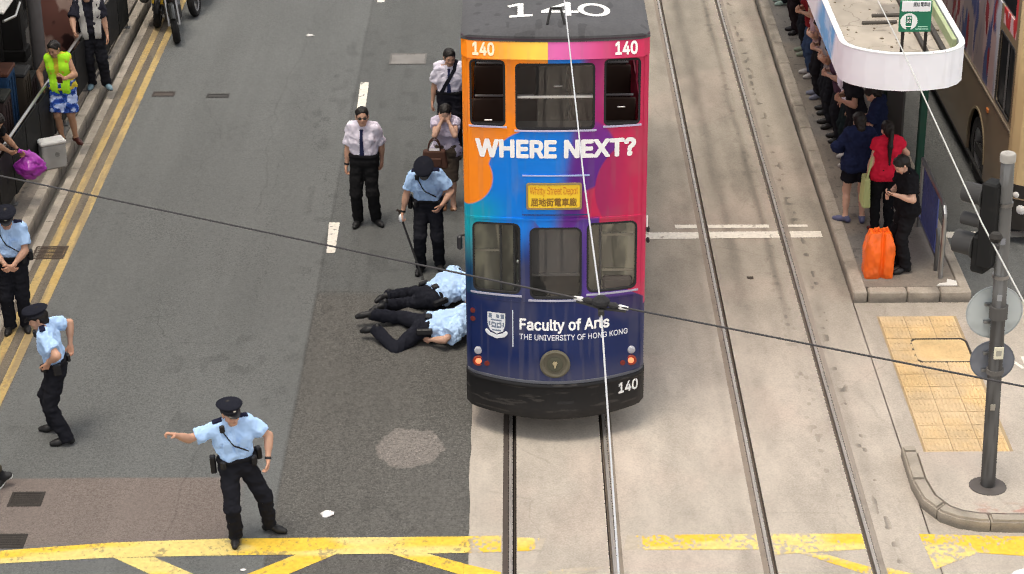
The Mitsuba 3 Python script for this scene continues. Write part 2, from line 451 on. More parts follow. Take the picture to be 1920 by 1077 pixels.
# manhole covers and gully grates
def cover(x, y, sx, sy, label, tone, ribs, z=0.0):
    k = thing('manhole_cover', label, 'manhole cover')
    fr = prism(sbox(x - sx / 2, y - sy / 2, x + sx / 2, y + sy / 2).difference(sbox(x - sx / 2 + 0.03, y - sy / 2 + 0.04, x + sx / 2 - 0.03, y + sy / 2 - 0.04)), z - 0.03, z + 0.009)
    obj(k, 'frame', fr, 'vc_rough', tuple(0.7 * t for t in tone), smooth=False)
    pl = [bx(x - sx / 2 + 0.032, x + sx / 2 - 0.032, y - sy / 2 + 0.042, y + sy / 2 - 0.042, z - 0.03, z + 0.004)]
    n = max(3, int(sy / 0.06))
    obj(k, 'plate', pl, 'vc_rough', tone, smooth=False)
    if ribs:
        for i in range(n):
            yy = y - sy / 2 + 0.05 + (sy - 0.1) * (i + 0.5) / n
            obj(k, 'bar', bx(x - sx / 2 + 0.035, x + sx / 2 - 0.035, yy - 0.012, yy + 0.012, z, z + 0.008), 'vc_rough', tuple(0.6 * t for t in tone), smooth=False)
    return k


cover(-1.86, 34.85, 0.62, 0.56, 'pale grey rectangular manhole cover in the asphalt behind the tram queue lane', (0.21, 0.20, 0.19), False)
cover(-5.74, 33.2, 0.36, 0.22, 'small dark brown manhole cover beside the yellow kerb lines', (0.085, 0.072, 0.065), False)
cover(-4.85, 33.1, 0.36, 0.17, 'small dark manhole cover in the middle of the left lane', (0.06, 0.058, 0.056), False)
cover(-6.37, 26.93, 0.44, 0.42, 'rusty gully grate across the double yellow lines by the kerb', (0.10, 0.075, 0.058), True)
cover(-5.36, 20.38, 0.36, 0.30, 'dark square grate in the brown surfacing, upper of the two at the left edge', (0.055, 0.048, 0.043), True)
cover(-5.36, 19.52, 0.33, 0.28, 'dark square grate against the yellow box line at the left edge', (0.055, 0.048, 0.043), True)

# litter
for i, (x, y, s, lab) in enumerate([(-2.073, 20.02, 0.055, 'crumpled white paper scrap on the asphalt by the yellow box line'), (-3.62, 36.1, 0.05, 'tiny white paper scrap far up the left lane'),
                                   (-2.85, 18.93, 0.02, 'tiny pale scrap inside the yellow box'), (3.02, 25.95, 0.035, 'small dark leaf lying between the right track rails')]):
    m = trimesh.creation.icosphere(2, s)
    m.vertices *= 1 + 0.7 * (meshkit.noise(m.vertices * 40 + i * 7)[:, None] - 0.5)
    m.vertices[:, 2] = np.abs(m.vertices[:, 2]) * 0.55
    m.vertices[:, 0] *= 1.3
    m.apply_translation((x, y, 0.006))
    obj(thing('paper_scrap' if i < 3 else 'fallen_leaf', lab, 'litter'), None, m, 'vc_rough', (0.72, 0.71, 0.70) if i < 3 else (0.05, 0.04, 0.03))

# ---------------------------------------------------------------- left footway and its kerb
fw = thing('footway', kind='structure')
obj(fw, None, [bx(-30, -6.90, 10, FAR, -0.1, 0.148)], 'mat_footway', smooth=False)
y = 12.0
while y < 46:
    L = 0.95 + 0.1 * rng.random()
    x = -6.75 + 0.006 * (y - 30)
    x = min(max(x, -6.76), -6.66)
    obj(fw, 'kerb_stone', box(x - 0.075, y + L / 2, 0.03 + 0.004 * rng.random(), 0.15, L - 0.012, 0.245, 0.012), 'kerbstone', smooth=False)
    y += L
y = 12.0
while y < 46:
    obj(fw, 'gutter_slab', box(-6.585, y + 0.5, -0.044, 0.13, 0.99, 0.10, 0.004), 'kerbstone', smooth=False)
    y += 1.0

# ---------------------------------------------------------------- tram stop island
pf = thing('tram_stop_platform', kind='structure')
obj(pf, None, [bx(4.43, 5.62, 25.34, 90, -0.1, 0.148)], 'mat_footway', smooth=False)
y = 25.16
while y < 48:
    L = 0.95 + 0.1 * rng.random()
    x = 4.262 + 0.0045 * (y - 25.2)
    obj(pf, 'kerb_stone', box(x + 0.085, y + L / 2, 0.03 + 0.005 * rng.random(), 0.17 + 0.01 * rng.random(), L - 0.012, 0.25, 0.018), 'kerbstone', smooth=False)
    y += L
x = 4.45
for L in (0.5, 0.42, 0.36):
    obj(pf, 'kerb_stone', box(x + L / 2, 25.25, 0.03, L - 0.012, 0.17, 0.25, 0.018), 'kerbstone', smooth=False)
    x += L
y = 25.16
while y < 48:
    obj(pf, 'kerb_stone', box(5.70, y + 0.48, 0.028, 0.13, 0.95, 0.25, 0.012), 'kerbstone', smooth=False)
    y += 0.96
obj(pf, 'plaster_patch', prism(Polygon([(5.35, 25.36), (5.62, 25.36), (5.63, 25.50), (5.52, 25.56), (5.5, 25.45), (5.4, 25.43)]), 0.14, 0.156), 'vc_rough', (0.62, 0.60, 0.56), smooth=False)

# ---------------------------------------------------------------- tactile crossing paving
tp = thing('tactile_paving', kind='structure')
obj(tp, None, sheet([(4.50, 21.23), (5.50, 21.23), (5.50, 24.76), (4.50, 24.76)], 0.008), 'vc_rough', (0.36, 0.27, 0.16), smooth=False)
W, D = 0.303, 0.303
for j in range(11):
    for i in range(3):
        x0, y0 = 4.525 + i * 0.316, 21.25 + j * 0.318
        hidden = i >= 1 and 7 <= j <= 8
        if hidden: continue
        z = 0.018 + 0.003 * rng.random()
        parts = [bx(x0, x0 + W, y0, y0 + D, 0.0, z)]
        for a in range(6):
            for b in range(2):
                parts.append(box(x0 + 0.03 + a * 0.0485, y0 + 0.085 + b * 0.145, z + 0.004, 0.020, 0.115, 0.010))
        obj(tp, 'tile', parts, 'tactile', smooth=False)
fr = Polygon([(4.85, 23.45), (5.44, 23.45), (5.50, 23.53), (5.50, 24.02), (5.44, 24.10), (4.85, 24.10), (4.79, 24.02), (4.79, 23.53)])
k = obj(tp, 'inspection_cover', prism(fr.buffer(-0.03), 0.0, 0.020), 'tactile', smooth=False)
obj(k, 'frame', prism(fr.difference(fr.buffer(-0.022)), 0.0, 0.024), 'vc_metal', (0.12, 0.11, 0.10), smooth=False)
for i in range(9):
    obj(k, 'raised_bar', box(4.92 + i * 0.056, 23.78, 0.021, 0.022, 0.42, 0.005), 'tactile', smooth=False)

# ---------------------------------------------------------------- signal island at the lower right
isl = thing('signal_island', kind='structure')
pts = [(4.225, 21.19), (4.218, 20.45), (4.27, 20.05), (4.41, 19.77), (4.58, 19.64), (4.78, 19.575), (5.1, 19.55), (8.0, 19.55), (8.0, 21.19)]
outer = Polygon(pts)
inner = outer.buffer(-0.16)
obj(isl, None, prism(inner, -0.05, 0.148), 'concrete', smooth=False)
ring = outer.difference(outer.buffer(-0.155))
cuts = [sbox(3, 20.45, 5, 21.05), sbox(3, 21.05, 4.39, 22), Polygon([(3, 20.445), (4.9, 20.445), (4.9, 20.4), (3.9, 19.3), (3, 19.3)]), Polygon([(3.91, 19.3), (4.9, 20.39), (4.9, 19.3)]),
        sbox(4.905, 19, 5.9, 20), sbox(5.905, 19, 6.9, 20), sbox(6.905, 19, 8.1, 20)]
for c in cuts:
    g = ring.intersection(c).buffer(-0.004)
    if g.is_empty: continue
    g = max(getattr(g, 'geoms', [g]), key=lambda q: q.area)
    lo, hi = prism(g, -0.06, 0.120), prism(g.buffer(-0.018), 0.120, 0.150)
    obj(isl, 'kerb_stone', [lo, hi], 'kerbstone', smooth=False)

# ================================================================ the tram
TC, HW, YR, TL = 0.392, 1.0, 21.95, 9.0          # centre x, half width, plane of the rear corners, length
tram = thing('tram', 'double decker tram seen from behind, painted orange, blue, purple and crimson, number 140', 'tram')


def bulge(z):
    return np.interp(z, [0.3, 0.95, 1.9, 2.6, 5.0], [0.42, 0.32, 0.17, 0.11, 0.10])


def bend(m, proud=0.0):
    """Lays a mesh built flat (x, y = depth inward, z) onto the bowed rear of the tram."""
    m = m.copy()
    v = m.vertices
    u = np.clip((v[:, 0] - TC) / HW, -1, 1)
    r = 0.10
    c = np.maximum(np.abs(u) - (1 - r), 0)
    rnd = r - np.sqrt(np.maximum(r * r - c * c, 0))
    y = YR - bulge(v[:, 2]) * (1 - u ** 2) + rnd * 0.9 + v[:, 1] - proud
    m.vertices = np.column_stack([v[:, 0], y, v[:, 2]])
    return m


def panel(poly, depth, edge=0.09):
    """A flat panel from a polygon in (x, z), with real thickness towards +y, refined so that it can be bent."""
    m = upright(prism(poly, -depth, 0.0))
    return refine(m, edge)


def livery(p, n, uv):
    x, z = p.x, p.z
    x = x + dr.select(p.y > 22.4, (p.y - 22.4) * 0.0, 0)
    orange, yellow = mi.Color3f(*lin(247, 138, 30)), mi.Color3f(*lin(250, 205, 75))
    pink, magenta, crimson = mi.Color3f(*lin(214, 98, 166)), mi.Color3f(*lin(158, 36, 114)), mi.Color3f(*lin(192, 38, 82))
    blue, teal, purple, navy = mi.Color3f(*lin(8, 122, 222)), mi.Color3f(*lin(14, 160, 176)), mi.Color3f(*lin(92, 32, 132)), mi.Color3f(*lin(15, 34, 84))

    def disc(cx, cz, r, soft=0.012):
        return smoothstep(r + soft, r - soft, dr.sqrt(dr.square(x - cx) + dr.square(z - cz)))

    # right half: magenta to crimson, with the purple lobe
    right = mix(magenta, crimson, smoothstep(0.75, 1.15, x))
    low = mix(purple, crimson, smoothstep(0.62, 0.80, x))
    col = mix(low, right, smoothstep(3.3, 3.75, z))
    lobe = disc(0.62, 3.38, 0.43, 0.02) * smoothstep(3.95, 3.6, z)
    col = mix(col, mix(purple, mi.Color3f(*lin(120, 40, 140)), smoothstep(3.2, 3.7, z)), lobe)
    big = disc(1.45, 2.95, 0.63, 0.01)
    col = mix(col, mix(mi.Color3f(*lin(160, 34, 92)), crimson, smoothstep(0.85, 1.3, x)), big)
    # blue middle
    mid = mix(blue, purple, smoothstep(0.36, 0.62, x - 0.18 * (z - 3.0)))
    col = mix(mid, col, smoothstep(0.46, 0.62, x - 0.12 * (z - 3.1)))
    tealish = smoothstep(-0.1, -0.5, x + 0.9 * (z - 2.8)) 
    col = dr.select(x < 0.36, mix(col, teal, 0.9 * smoothstep(-0.02, -0.5, x) * smoothstep(3.05, 2.65, z)), col)
    # orange left, above the blue disc, and its lower disc
    ydis = disc(0.20, 3.13, 0.545)
    org = smoothstep(3.0, 3.02, z) * (1 - ydis) * smoothstep(0.0, -0.02, x - 0.02 - smoothstep(3.66, 3.68, z) * 0.29)
    org = dr.maximum(org, disc(-0.62, 3.10, 0.33))
    upper = smoothstep(3.66, 3.68, z) * smoothstep(0.312, 0.308, x)
    org = dr.maximum(org, upper)
    col = mix(col, mix(orange, yellow, 0.75 * smoothstep(-0.2, 0.3, x) * smoothstep(4.4, 4.5, z)), org)
    # lower deck: pillars fade to navy, the crimson tail on the right
    dark = smoothstep(2.62, 2.0, z)
    lower = mix(mix(teal, blue, smoothstep(-0.55, -0.1, x)), mi.Color3f(*lin(86, 52, 140)), smoothstep(0.05, 0.3, x - 0.25 * (z - 2.6)))
    lower = mix(lower, navy, 0.92 * smoothstep(2.62, 2.05, z + 0.10 * smoothstep(0.3, -0.4, x)) * smoothstep(0.78, 0.60, x) + 0.0)
    tail = smoothstep(0.0, 0.02, x - 0.86 - 0.30 * smoothstep(2.4, 1.72, z) - 0.20 * smoothstep(1.80, 1.62, z)) * smoothstep(1.58, 1.60, z + 0.25 * (x - 1.2))
    lower = mix(lower, crimson, tail)
    col = mix(col, lower, smoothstep(2.66, 2.62, z + 0.18 * smoothstep(0.3, 0.1, dr.abs(x - 0.4))))
    navy2 = mix(navy, mi.Color3f(*lin(40, 26, 84)), smoothstep(0.4, 1.3, x) * smoothstep(1.35, 1.7, z))
    col = mix(col, navy2, smoothstep(1.72, 1.68, z) * (1 - tail))
    # the frieze under the roof
    frieze = mix(mix(orange, yellow, smoothstep(-0.5, 0.3, x)), mix(pink, crimson, smoothstep(0.35, 1.25, x)), smoothstep(0.308, 0.312, x))
    col = mix(col, frieze, smoothstep(4.47, 4.475, z))
    # road dirt, streaks under the windows
    g = 0.93 + 0.10 * fbm(x * 6, p.y * 4, z * 2.5, 3)
    streak = smoothstep(0.60, 0.8, noise(x * 30, z * 1.6, 2)) * 0.10
    return mix(col * g, (0.20, 0.18, 0.16), streak + 0.16 * smoothstep(1.05, 0.76, z) + 0.12 * smoothstep(0.55, 0.75, fbm(x * 3, z * 2, 17, 3)))


scene['tram_paint'] = {'type': 'twosided', 'bsdf': {'type': 'principled', 'base_color': mikit.proc(livery), 'roughness': 0.34, 'specular': 0.3, 'clearcoat': 0.10, 'clearcoat_gloss': 0.8}}

# rear panel with its six window openings
WIN = {'upper_left': (-0.525, -0.145, 3.70, 4.445), 'upper_middle': (-0.038, 0.812, 3.665, 4.415), 'upper_right': (0.908, 1.300, 3.70, 4.448),
       'lower_left': (-0.522, 0.006, 1.75, 2.575), 'lower_middle': (0.106, 0.680, 1.705, 2.53), 'lower_right': (0.733, 1.290, 1.765, 2.575)}
hole = {k: rrect(a, b, c, d, 0.055 if k[0] == 'u' else 0.075) for k, (a, b, c, d) in WIN.items()}
face = sbox(TC - HW, 0.74, TC + HW, 4.49).difference(union_all(list(hole.values())))
obj(tram, 'rear_panel', bend(panel(face, 0.05, 0.07)), 'tram_paint', smooth=35)
for k, h in hole.items():
    w = obj(tram, 'window', bend(panel(h.difference(h.buffer(-0.022)), 0.03, 0.08), 0.004), 'vc_rough', (0.020, 0.020, 0.022), smooth=35)
    if k != 'upper_left' and k != 'upper_right':
        m = refine(upright(sheet(h.buffer(-0.02), 0.0)), 0.10)
        obj(w, 'pane', bend(m, -0.018), 'pane_glass', smooth=True)
# sides, decks, roof
side_paint = 'tram_paint'
for sx in (-1, 1):
    xs = TC + sx * (HW - 0.004)
    holes = []
    for i in range(7):
        y0 = 22.55 + i * 1.17
        holes.append(rrect(y0, y0 + 0.95, 3.62, 4.40, 0.05))
        if i > 0: holes.append(rrect(y0, y0 + 0.95, 1.80, 2.55, 0.05))
    if sx < 0:
        holes.append(sbox(22.25, 0.60, 23.05, 2.5))
    f = sbox(22.07, 0.45, 22.05 + TL, 4.62).difference(union_all(holes))
    m = prism(f, 0, 0.045)
    v = m.vertices
    m.vertices = np.column_stack([xs - sx * v[:, 2], v[:, 0], v[:, 1]])
    obj(tram, 'side_panel', m, side_paint, smooth=False)
    for h in holes[:13]:
        a, c, b, d = h.bounds
        if d > 2.5 and c > 1.0:
            wm = prism(h.difference(h.buffer(-0.02)), 0, 0.03)
            v = wm.vertices
            wm.vertices = np.column_stack([xs + sx * 0.004 - sx * v[:, 2], v[:, 0], v[:, 1]])
            obj(tram, 'side_window', wm, 'vc_rough', (0.03, 0.03, 0.033), smooth=False)
obj(tram, 'front_panel', bx(TC - HW, TC + HW, 22.06 + TL, 22.12 + TL, 0.5, 4.6), 'tram_paint', smooth=False)
plan = [(TC + HW * u, YR - 0.085 * (1 - u * u) + 0.04) for u in np.linspace(-0.97, 0.97, 15)]
deck = Polygon([*plan, (TC + 0.95, 22.0 + TL), (TC - 0.95, 22.0 + TL)])
obj(tram, 'upper_deck', prism(deck, 2.60, 2.68), 'vc_rough', (0.035, 0.03, 0.028), smooth=False)
obj(tram, 'lower_deck', prism(deck, 0.62, 0.70), 'vc_rough', (0.10, 0.085, 0.07), smooth=False)
obj(tram, 'underframe', bx(TC - 0.75, TC + 0.75, 22.5, 22.4 + TL - 0.8, 0.14, 0.62), 'vc_rough', (0.02, 0.02, 0.02), smooth=False)
for sx in (-1, 1):
    for wy in (25.0, 28.4):
        wh = obj(tram, 'wheel', revolve([(0, -0.05), (0.36, -0.05), (0.39, -0.02), (0.39, 0.05), (0, 0.05)], 32, (TC + sx * 0.55, wy, 0.40), (1, 0, 0)), 'vc_metal', (0.15, 0.13, 0.12))

# roof: a shallow dome with rounded eaves, the bowed rear edge, and the sloping frieze below it
nu, ny = 25, 40
us = np.linspace(-1, 1, nu)
grid = []
for j in range(ny):
    for u in us:
        yb = YR - 0.10 * (1 - u * u) - 0.010 + 0.09 * max(abs(u) - 0.9, 0) * 10 * 0.6
        t = j / (ny - 1)
        yy = yb + (22.05 + TL - yb) * t ** 1.6
        e = min(1.0, t ** 1.6 * (22.05 + TL - yb) / 0.16)
        zz = 4.715 + 0.085 * (1 - u * u) * (e * (2 - e)) - 0.045 * max(abs(u) - 0.93, 0) / 0.07
        grid.append((TC + (HW + 0.005) * u, yy, zz))
f = []
for j in range(ny - 1):
    for i in range(nu - 1):
        a = j * nu + i
        f += [(a, a + 1, a + nu + 1), (a, a + nu + 1, a + nu)]
top = np.array(grid)
low = top.copy(); low[:, 2] = 4.655
n0 = len(top)
fl = [(b + n0, a + n0, c + n0) for a, b, c in f]
rim = [j * nu for j in range(ny)][::-1] + list(range(1, nu)) + [j * nu + nu - 1 for j in range(1, ny)] + list(range((ny - 1) * nu + nu - 2, (ny - 1) * nu, -1))
for a, b in zip(rim, rim[1:] + rim[:1]):
    f += [(a, n0 + a, n0 + b), (a, n0 + b, b)]
roof_mesh = trimesh.Trimesh(np.vstack([top, low]), f + fl, process=False)


def roof_tone(p, n, uv):
    g = 0.80 + 0.30 * fbm(p.x * 3, p.y * 1.2, 0, 3) + 0.16 * (noise(p.x * 60, p.y * 60) - 0.5)
    spot = smoothstep(0.78, 0.84, noise(p.x * 9, p.y * 7, 3))
    return mi.Color3f(0.078, 0.078, 0.083) * g * (1 - 0.25 * spot)


scene['roof_felt'] = flat(roof_tone, 0.75)
roof = obj(tram, 'roof', roof_mesh, 'roof_felt', smooth=40)
m = panel(sbox(TC - HW - 0.002, 4.475, TC + HW + 0.002, 4.672), 0.03, 0.08)
m = bend(m)
m.vertices[:, 1] += -0.055 + (m.vertices[:, 2] - 4.475) / 0.197 * 0.062
obj(tram, 'frieze', m, 'tram_paint', smooth=35)
m = bend(panel(sbox(TC - HW - 0.004, 4.672, TC + HW + 0.004, 4.690), 0.05, 0.08), 0.012)
obj(roof, 'rear_edge', m, 'vc_rough', (0.055, 0.035, 0.045))

# black bumper with its rounded upper lip
prof = [(0.0, 0.735), (-0.05, 0.73), (-0.065, 0.71), (-0.05, 0.69), (-0.035, 0.68), (-0.032, 0.45), (-0.015, 0.33), (0.02, 0.30), (0.05, 0.30), (0.05, 0.735)]
us = np.linspace(-1, 1, 41)
v, f = [], []
for u in us:
    for dy, z in prof:
        c = max(abs(u) - 0.90, 0)
        rnd = 0.10 - math.sqrt(max(0.01 - c * c, 0))
        v.append((TC + (HW + 0.008) * u, YR - bulge(min(z, 0.72)) * (1 - u * u) + 0.9 * rnd + dy + 0.01, z))
k = len(prof)
for i in range(len(us) - 1):
    for j in range(k):
        a, b = i * k + j, i * k + (j + 1) % k
        f += [(a, b, b + k), (a, b + k, a + k)]
f += [(0, j, j + 1) for j in range(1, k - 1)] + [((len(us) - 1) * k, (len(us) - 1) * k + j + 1, (len(us) - 1) * k + j) for j in range(1, k - 1)]
bm = trimesh.Trimesh(v, f, process=False)


def bumper_tone(p, n, uv):
    sc = smoothstep(0.60, 0.72, fbm(p.x * 5, p.y * 3, p.z * 22, 3))
    dust = smoothstep(0.60, 0.34, p.z) * (0.3 + 0.5 * fbm(p.x * 4, p.z * 4, 1, 3))
    return mix((0.010, 0.010, 0.011), (0.055, 0.05, 0.046), 0.55 * sc + 0.45 * dust)


scene['bumper_black'] = flat(bumper_tone, 0.5)
def fit(text, width, height, font='Inter', stroke=0):
    m = lettering(text, height, 0.0025, font, stroke)
    a, b = m.bounds
    m.apply_translation((-a[0], 0, 0))
    m.apply_scale((width / (b[0] - a[0]), 1, 1))
    return m


bumper = obj(tram, 'bumper', bm, 'bumper_black', smooth=40)
m = bend(panel(sbox(TC - HW + 0.01, 0.735, TC + HW - 0.01, 0.762), 0.03, 0.08), 0.018)
obj(bumper, 'trim_strip', m, 'vc_plain', (0.085, 0.09, 0.11))
m = upright(fit('140', 0.225, 0.12, stroke=3))
m.apply_translation((1.10, -0.001, 0.535))
m = bend(refine(m, 0.06), 0.026)
obj(bumper, 'fleet_number', m, 'vc_plain', (0.75, 0.75, 0.74), smooth=False)
for u in (-0.72, 0.1):
    obj(bumper, 'step_recess', bend(panel(sbox(TC + u - 0.09, 0.50, TC + u + 0.10, 0.535), 0.01, 0.06), 0.0265), 'vc_plain', (0.012, 0.012, 0.013))


def stick(parent, name, mesh2d, x, z, scale=1.0, bsdf='vc_plain', color=(0.82, 0.82, 0.82), proud=0.004, tilt=0.0):
    m = mesh2d.copy()
    if tilt: m.apply_transform(trimesh.transformations.rotation_matrix(math.radians(tilt), (0, 0, 1)))
    m.apply_scale(scale)
    m = upright(m)
    m.apply_translation((x, 0, z))
    m = bend(refine(m, 0.07), proud)
    return obj(parent, name, m, bsdf, color, smooth=False)


stick(tram, 'slogan', fit('WHERE NEXT?', 1.735, 0.185, stroke=5), -0.475, 3.355, color=(0.86, 0.86, 0.86))
stick(tram, 'lettering', fit('Faculty of Arts', 1.00, 0.12, stroke=3), -0.010, 1.352)
stick(tram, 'lettering', fit('THE UNIVERSITY OF HONG KONG', 1.21, 0.062, stroke=1), -0.012, 1.235, color=(0.68, 0.70, 0.78))
stick(tram, 'divider', prism(sbox(-0.006, 0, 0.006, 0.43), 0, 0.002), -0.086, 1.135, color=(0.55, 0.58, 0.66))
# crest: a shield with a chief, an open book and a scroll
sh = Polygon([(-0.10, 0.14), (0.10, 0.14), (0.098, 0.0), (0.075, -0.07), (0.0, -0.11), (-0.075, -0.07), (-0.098, 0.0)])
stick(tram, 'crest', prism(sh, 0, 0.002), -0.268, 1.375, color=(0.66, 0.68, 0.72))
ink = union_all([sbox(-0.085, 0.075, -0.05, 0.125), sbox(0.0, 0.08, 0.03, 0.12), sbox(0.05, 0.075, 0.085, 0.125), sbox(-0.06, 0.045, 0.06, 0.06),
    Polygon([(-0.055, -0.03), (-0.055, 0.03), (-0.005, 0.02), (-0.005, -0.04)]).difference(sbox(-0.045, -0.018, -0.015, 0.01)), Polygon([(0.055, -0.03), (0.055, 0.03), (0.005, 0.02), (0.005, -0.04)]).difference(sbox(0.015, -0.018, 0.045, 0.01)),
    sbox(-0.05, -0.075, 0.05, -0.06), sbox(-0.085, -0.02, -0.07, 0.03), sbox(0.07, -0.02, 0.085, 0.03)])
stick(tram, 'crest', prism(ink.buffer(0.001), 0, 0.002), -0.268, 1.375, color=(0.16, 0.20, 0.28), proud=0.007)
sc_ = LineString([(-0.105, -0.085), (-0.08, -0.115), (0, -0.14), (0.08, -0.115), (0.105, -0.085)]).buffer(0.022)
stick(tram, 'crest', prism(sc_, 0, 0.002), -0.268, 1.375, color=(0.66, 0.68, 0.72), proud=0.010)
for x, w in ((-0.490, 0.235), (1.020, 0.240)):
    m = upright(fit('140', w, 0.12, stroke=4))
    m.apply_translation((x, 0, 4.515))
    m = bend(refine(m, 0.05), 0.006)
    m.vertices[:, 1] += -0.055 + (m.vertices[:, 2] - 4.475) / 0.197 * 0.062
    obj(tram, 'fleet_number', m, 'vc_plain', (0.84, 0.82, 0.78) if x > 0 else (0.85, 0.72, 0.48), smooth=False)

# raised plate with the lit destination box
plate = panel(sbox(0.035, 2.69, 0.755, 3.135), 0.012, 0.08)
obj(tram, 'service_hatch', bend(plate, 0.012), 'tram_paint', smooth=35)
obj(tram, 'hatch_edge', bend(panel(sbox(0.03, 3.135, 0.76, 3.147), 0.02, 0.08), 0.020), 'vc_plain', (0.30, 0.36, 0.60))
obj(tram, 'hatch_edge', bend(panel(sbox(0.03, 2.677, 0.76, 2.690), 0.02, 0.08), 0.016), 'vc_plain', (0.02, 0.04, 0.16))
dest = obj(tram, 'destination_box', bend(panel(rrect(0.072, 0.678, 2.750, 3.060, 0.03).difference(rrect(0.092, 0.658, 2.770, 3.040, 0.02)), 0.02, 0.07), 0.030), 'vc_rough', (0.30, 0.22, 0.10))
obj(dest, 'screen', bend(panel(rrect(0.090, 0.660, 2.768, 3.042, 0.02), 0.006, 0.07), 0.020), 'vc_plain', (0.86, 0.58, 0.03))
stick(dest, 'lettering', fit('Whitty Street Depot', 0.52, 0.085), 0.113, 2.930, color=(0.62, 0.20, 0.02), proud=0.0225)
stick(dest, 'lettering', fit('屈地街電車廠', 0.50, 0.088, 'Noto Sans CJK', 2), 0.123, 2.800, color=(0.25, 0.13, 0.02), proud=0.0225)
# rails and sills
for a, b, z in ((-0.05, 0.83, 3.648), (-0.55, 0.02, 1.722), (0.09, 0.70, 1.680), (0.73, 1.31, 1.735), (-0.54, -0.13, 3.685), (0.90, 1.315, 3.682)):
    obj(tram, 'sill', bend(panel(sbox(a, z, b, z + 0.018), 0.03, 0.08), 0.016), 'vc_plain', (0.33, 0.33, 0.42) if z < 2 else (0.45, 0.42, 0.60))
m = bend(panel(sbox(TC - HW + 0.02, 2.615, TC + HW - 0.02, 2.640), 0.02, 0.08), 0.014)
obj(tram, 'belt_rail', m, 'tram_paint')
for x in (0.057, 0.707):
    obj(tram, 'cover_strip', bend(panel(sbox(x - 0.007, 0.79, x + 0.007, 1.66), 0.01, 0.08), 0.004), 'tram_paint', smooth=35)
for x in (-0.56, 1.345):
    obj(tram, 'cover_strip', bend(panel(sbox(x - 0.007, 0.79, x + 0.007, 4.46), 0.01, 0.08), 0.005), 'tram_paint', smooth=35)
obj(tram, 'cover_strip', bend(panel(sbox(-0.55, 1.662, 1.335, 1.676), 0.01, 0.08), 0.006), 'tram_paint', smooth=35)
rv = []
for z in np.arange(0.86, 4.45, 0.12):
    for x in (-0.575, 1.36): rv.append(bend(upright(trimesh.creation.cylinder(0.006, 0.006, sections=8)).apply_translation((x, 0, z)), 0.003))
obj(tram, 'rivets', rv, 'tram_paint', smooth=35)
# round medallion
y0 = YR - bulge(0.97) * (1 - ((0.382 - TC) / HW) ** 2)
med = obj(tram, 'buffer_medallion', revolve([(0, -0.01), (0.167, -0.01), (0.170, 0.015), (0.150, 0.026), (0.128, 0.016), (0.122, 0.006), (0, 0.006)], 40, (0.382, y0 - 0.018, 0.972), (0, -1, 0)), 'vc_rough', (0.125, 0.115, 0.085))
obj(med, 'disc', revolve([(0, 0), (0.085, 0), (0.09, 0.010), (0.075, 0.014), (0, 0.012)], 32, (0.382, y0 - 0.026, 0.972), (0, -1, 0)), 'vc_rough', (0.085, 0.085, 0.06))
obj(med, 'badge', upright(prism(Polygon([(-0.02, 0.035), (0.02, 0.035), (0.028, 0.012), (0.012, -0.012), (0.008, -0.045), (-0.008, -0.045), (-0.012, -0.012), (-0.028, 0.012)]), 0, 0.008)).apply_translation((0.382, y0 - 0.040, 0.975)), 'vc_metal', (0.60, 0.55, 0.38), smooth=False)
# tail lamps
lamp_glow = {'type': 'area', 'radiance': {'type': 'rgb', 'value': [0.42, 0.085, 0.035]}}
for sx, x in ((-1, -0.474), (1, 1.240)):
    yy = YR - bulge(0.9) * (1 - ((x - TC) / HW) ** 2) + 0.012
    lamp = obj(tram, 'tail_lamp', revolve([(0, 0), (0.062, 0), (0.066, 0.02), (0.055, 0.03), (0.046, 0.022), (0, 0.022)], 28, (x, yy - 0.004, 0.895), (0, -1, 0)), 'vc_gloss', (0.22, 0.03, 0.015))
    k = obj(lamp, 'bulb', revolve([(0.036, 0), (0.030, 0.016), (0.016, 0.024), (0.0005, 0.027)], 20, (x, yy - 0.026, 0.895), (0, -1, 0)), 'vc_plain', (0.35, 0.10, 0.05))
    scene[k]['emitter'] = lamp_glow
    obj(tram, 'reversing_lamp', revolve([(0, 0), (0.046, 0), (0.048, 0.015), (0.034, 0.030), (0, 0.036)], 24, (x, yy - 0.002, 1.022), (0, -1, 0)), 'vc_gloss', (0.36, 0.37, 0.42))
    xi = x - sx * 0.095
    yi = YR - bulge(0.89) * (1 - ((xi - TC) / HW) ** 2)
    obj(tram, 'reflector', revolve([(0, 0), (0.030, 0), (0.030, 0.012), (0, 0.014)], 20, (xi, yi - 0.004, 0.888), (0, -1, 0)), 'vc_gloss', (0.16, 0.015, 0.014))
for z in (1.50, 1.40):
    obj(tram, 'reflector', revolve([(0, 0), (0.030, 0), (0.028, 0.016), (0, 0.02)], 20, (-0.530, YR - bulge(z) * (1 - 0.922 ** 2) + 0.004, z), (0, -1, 0)), 'vc_gloss', (0.12, 0.012, 0.014))
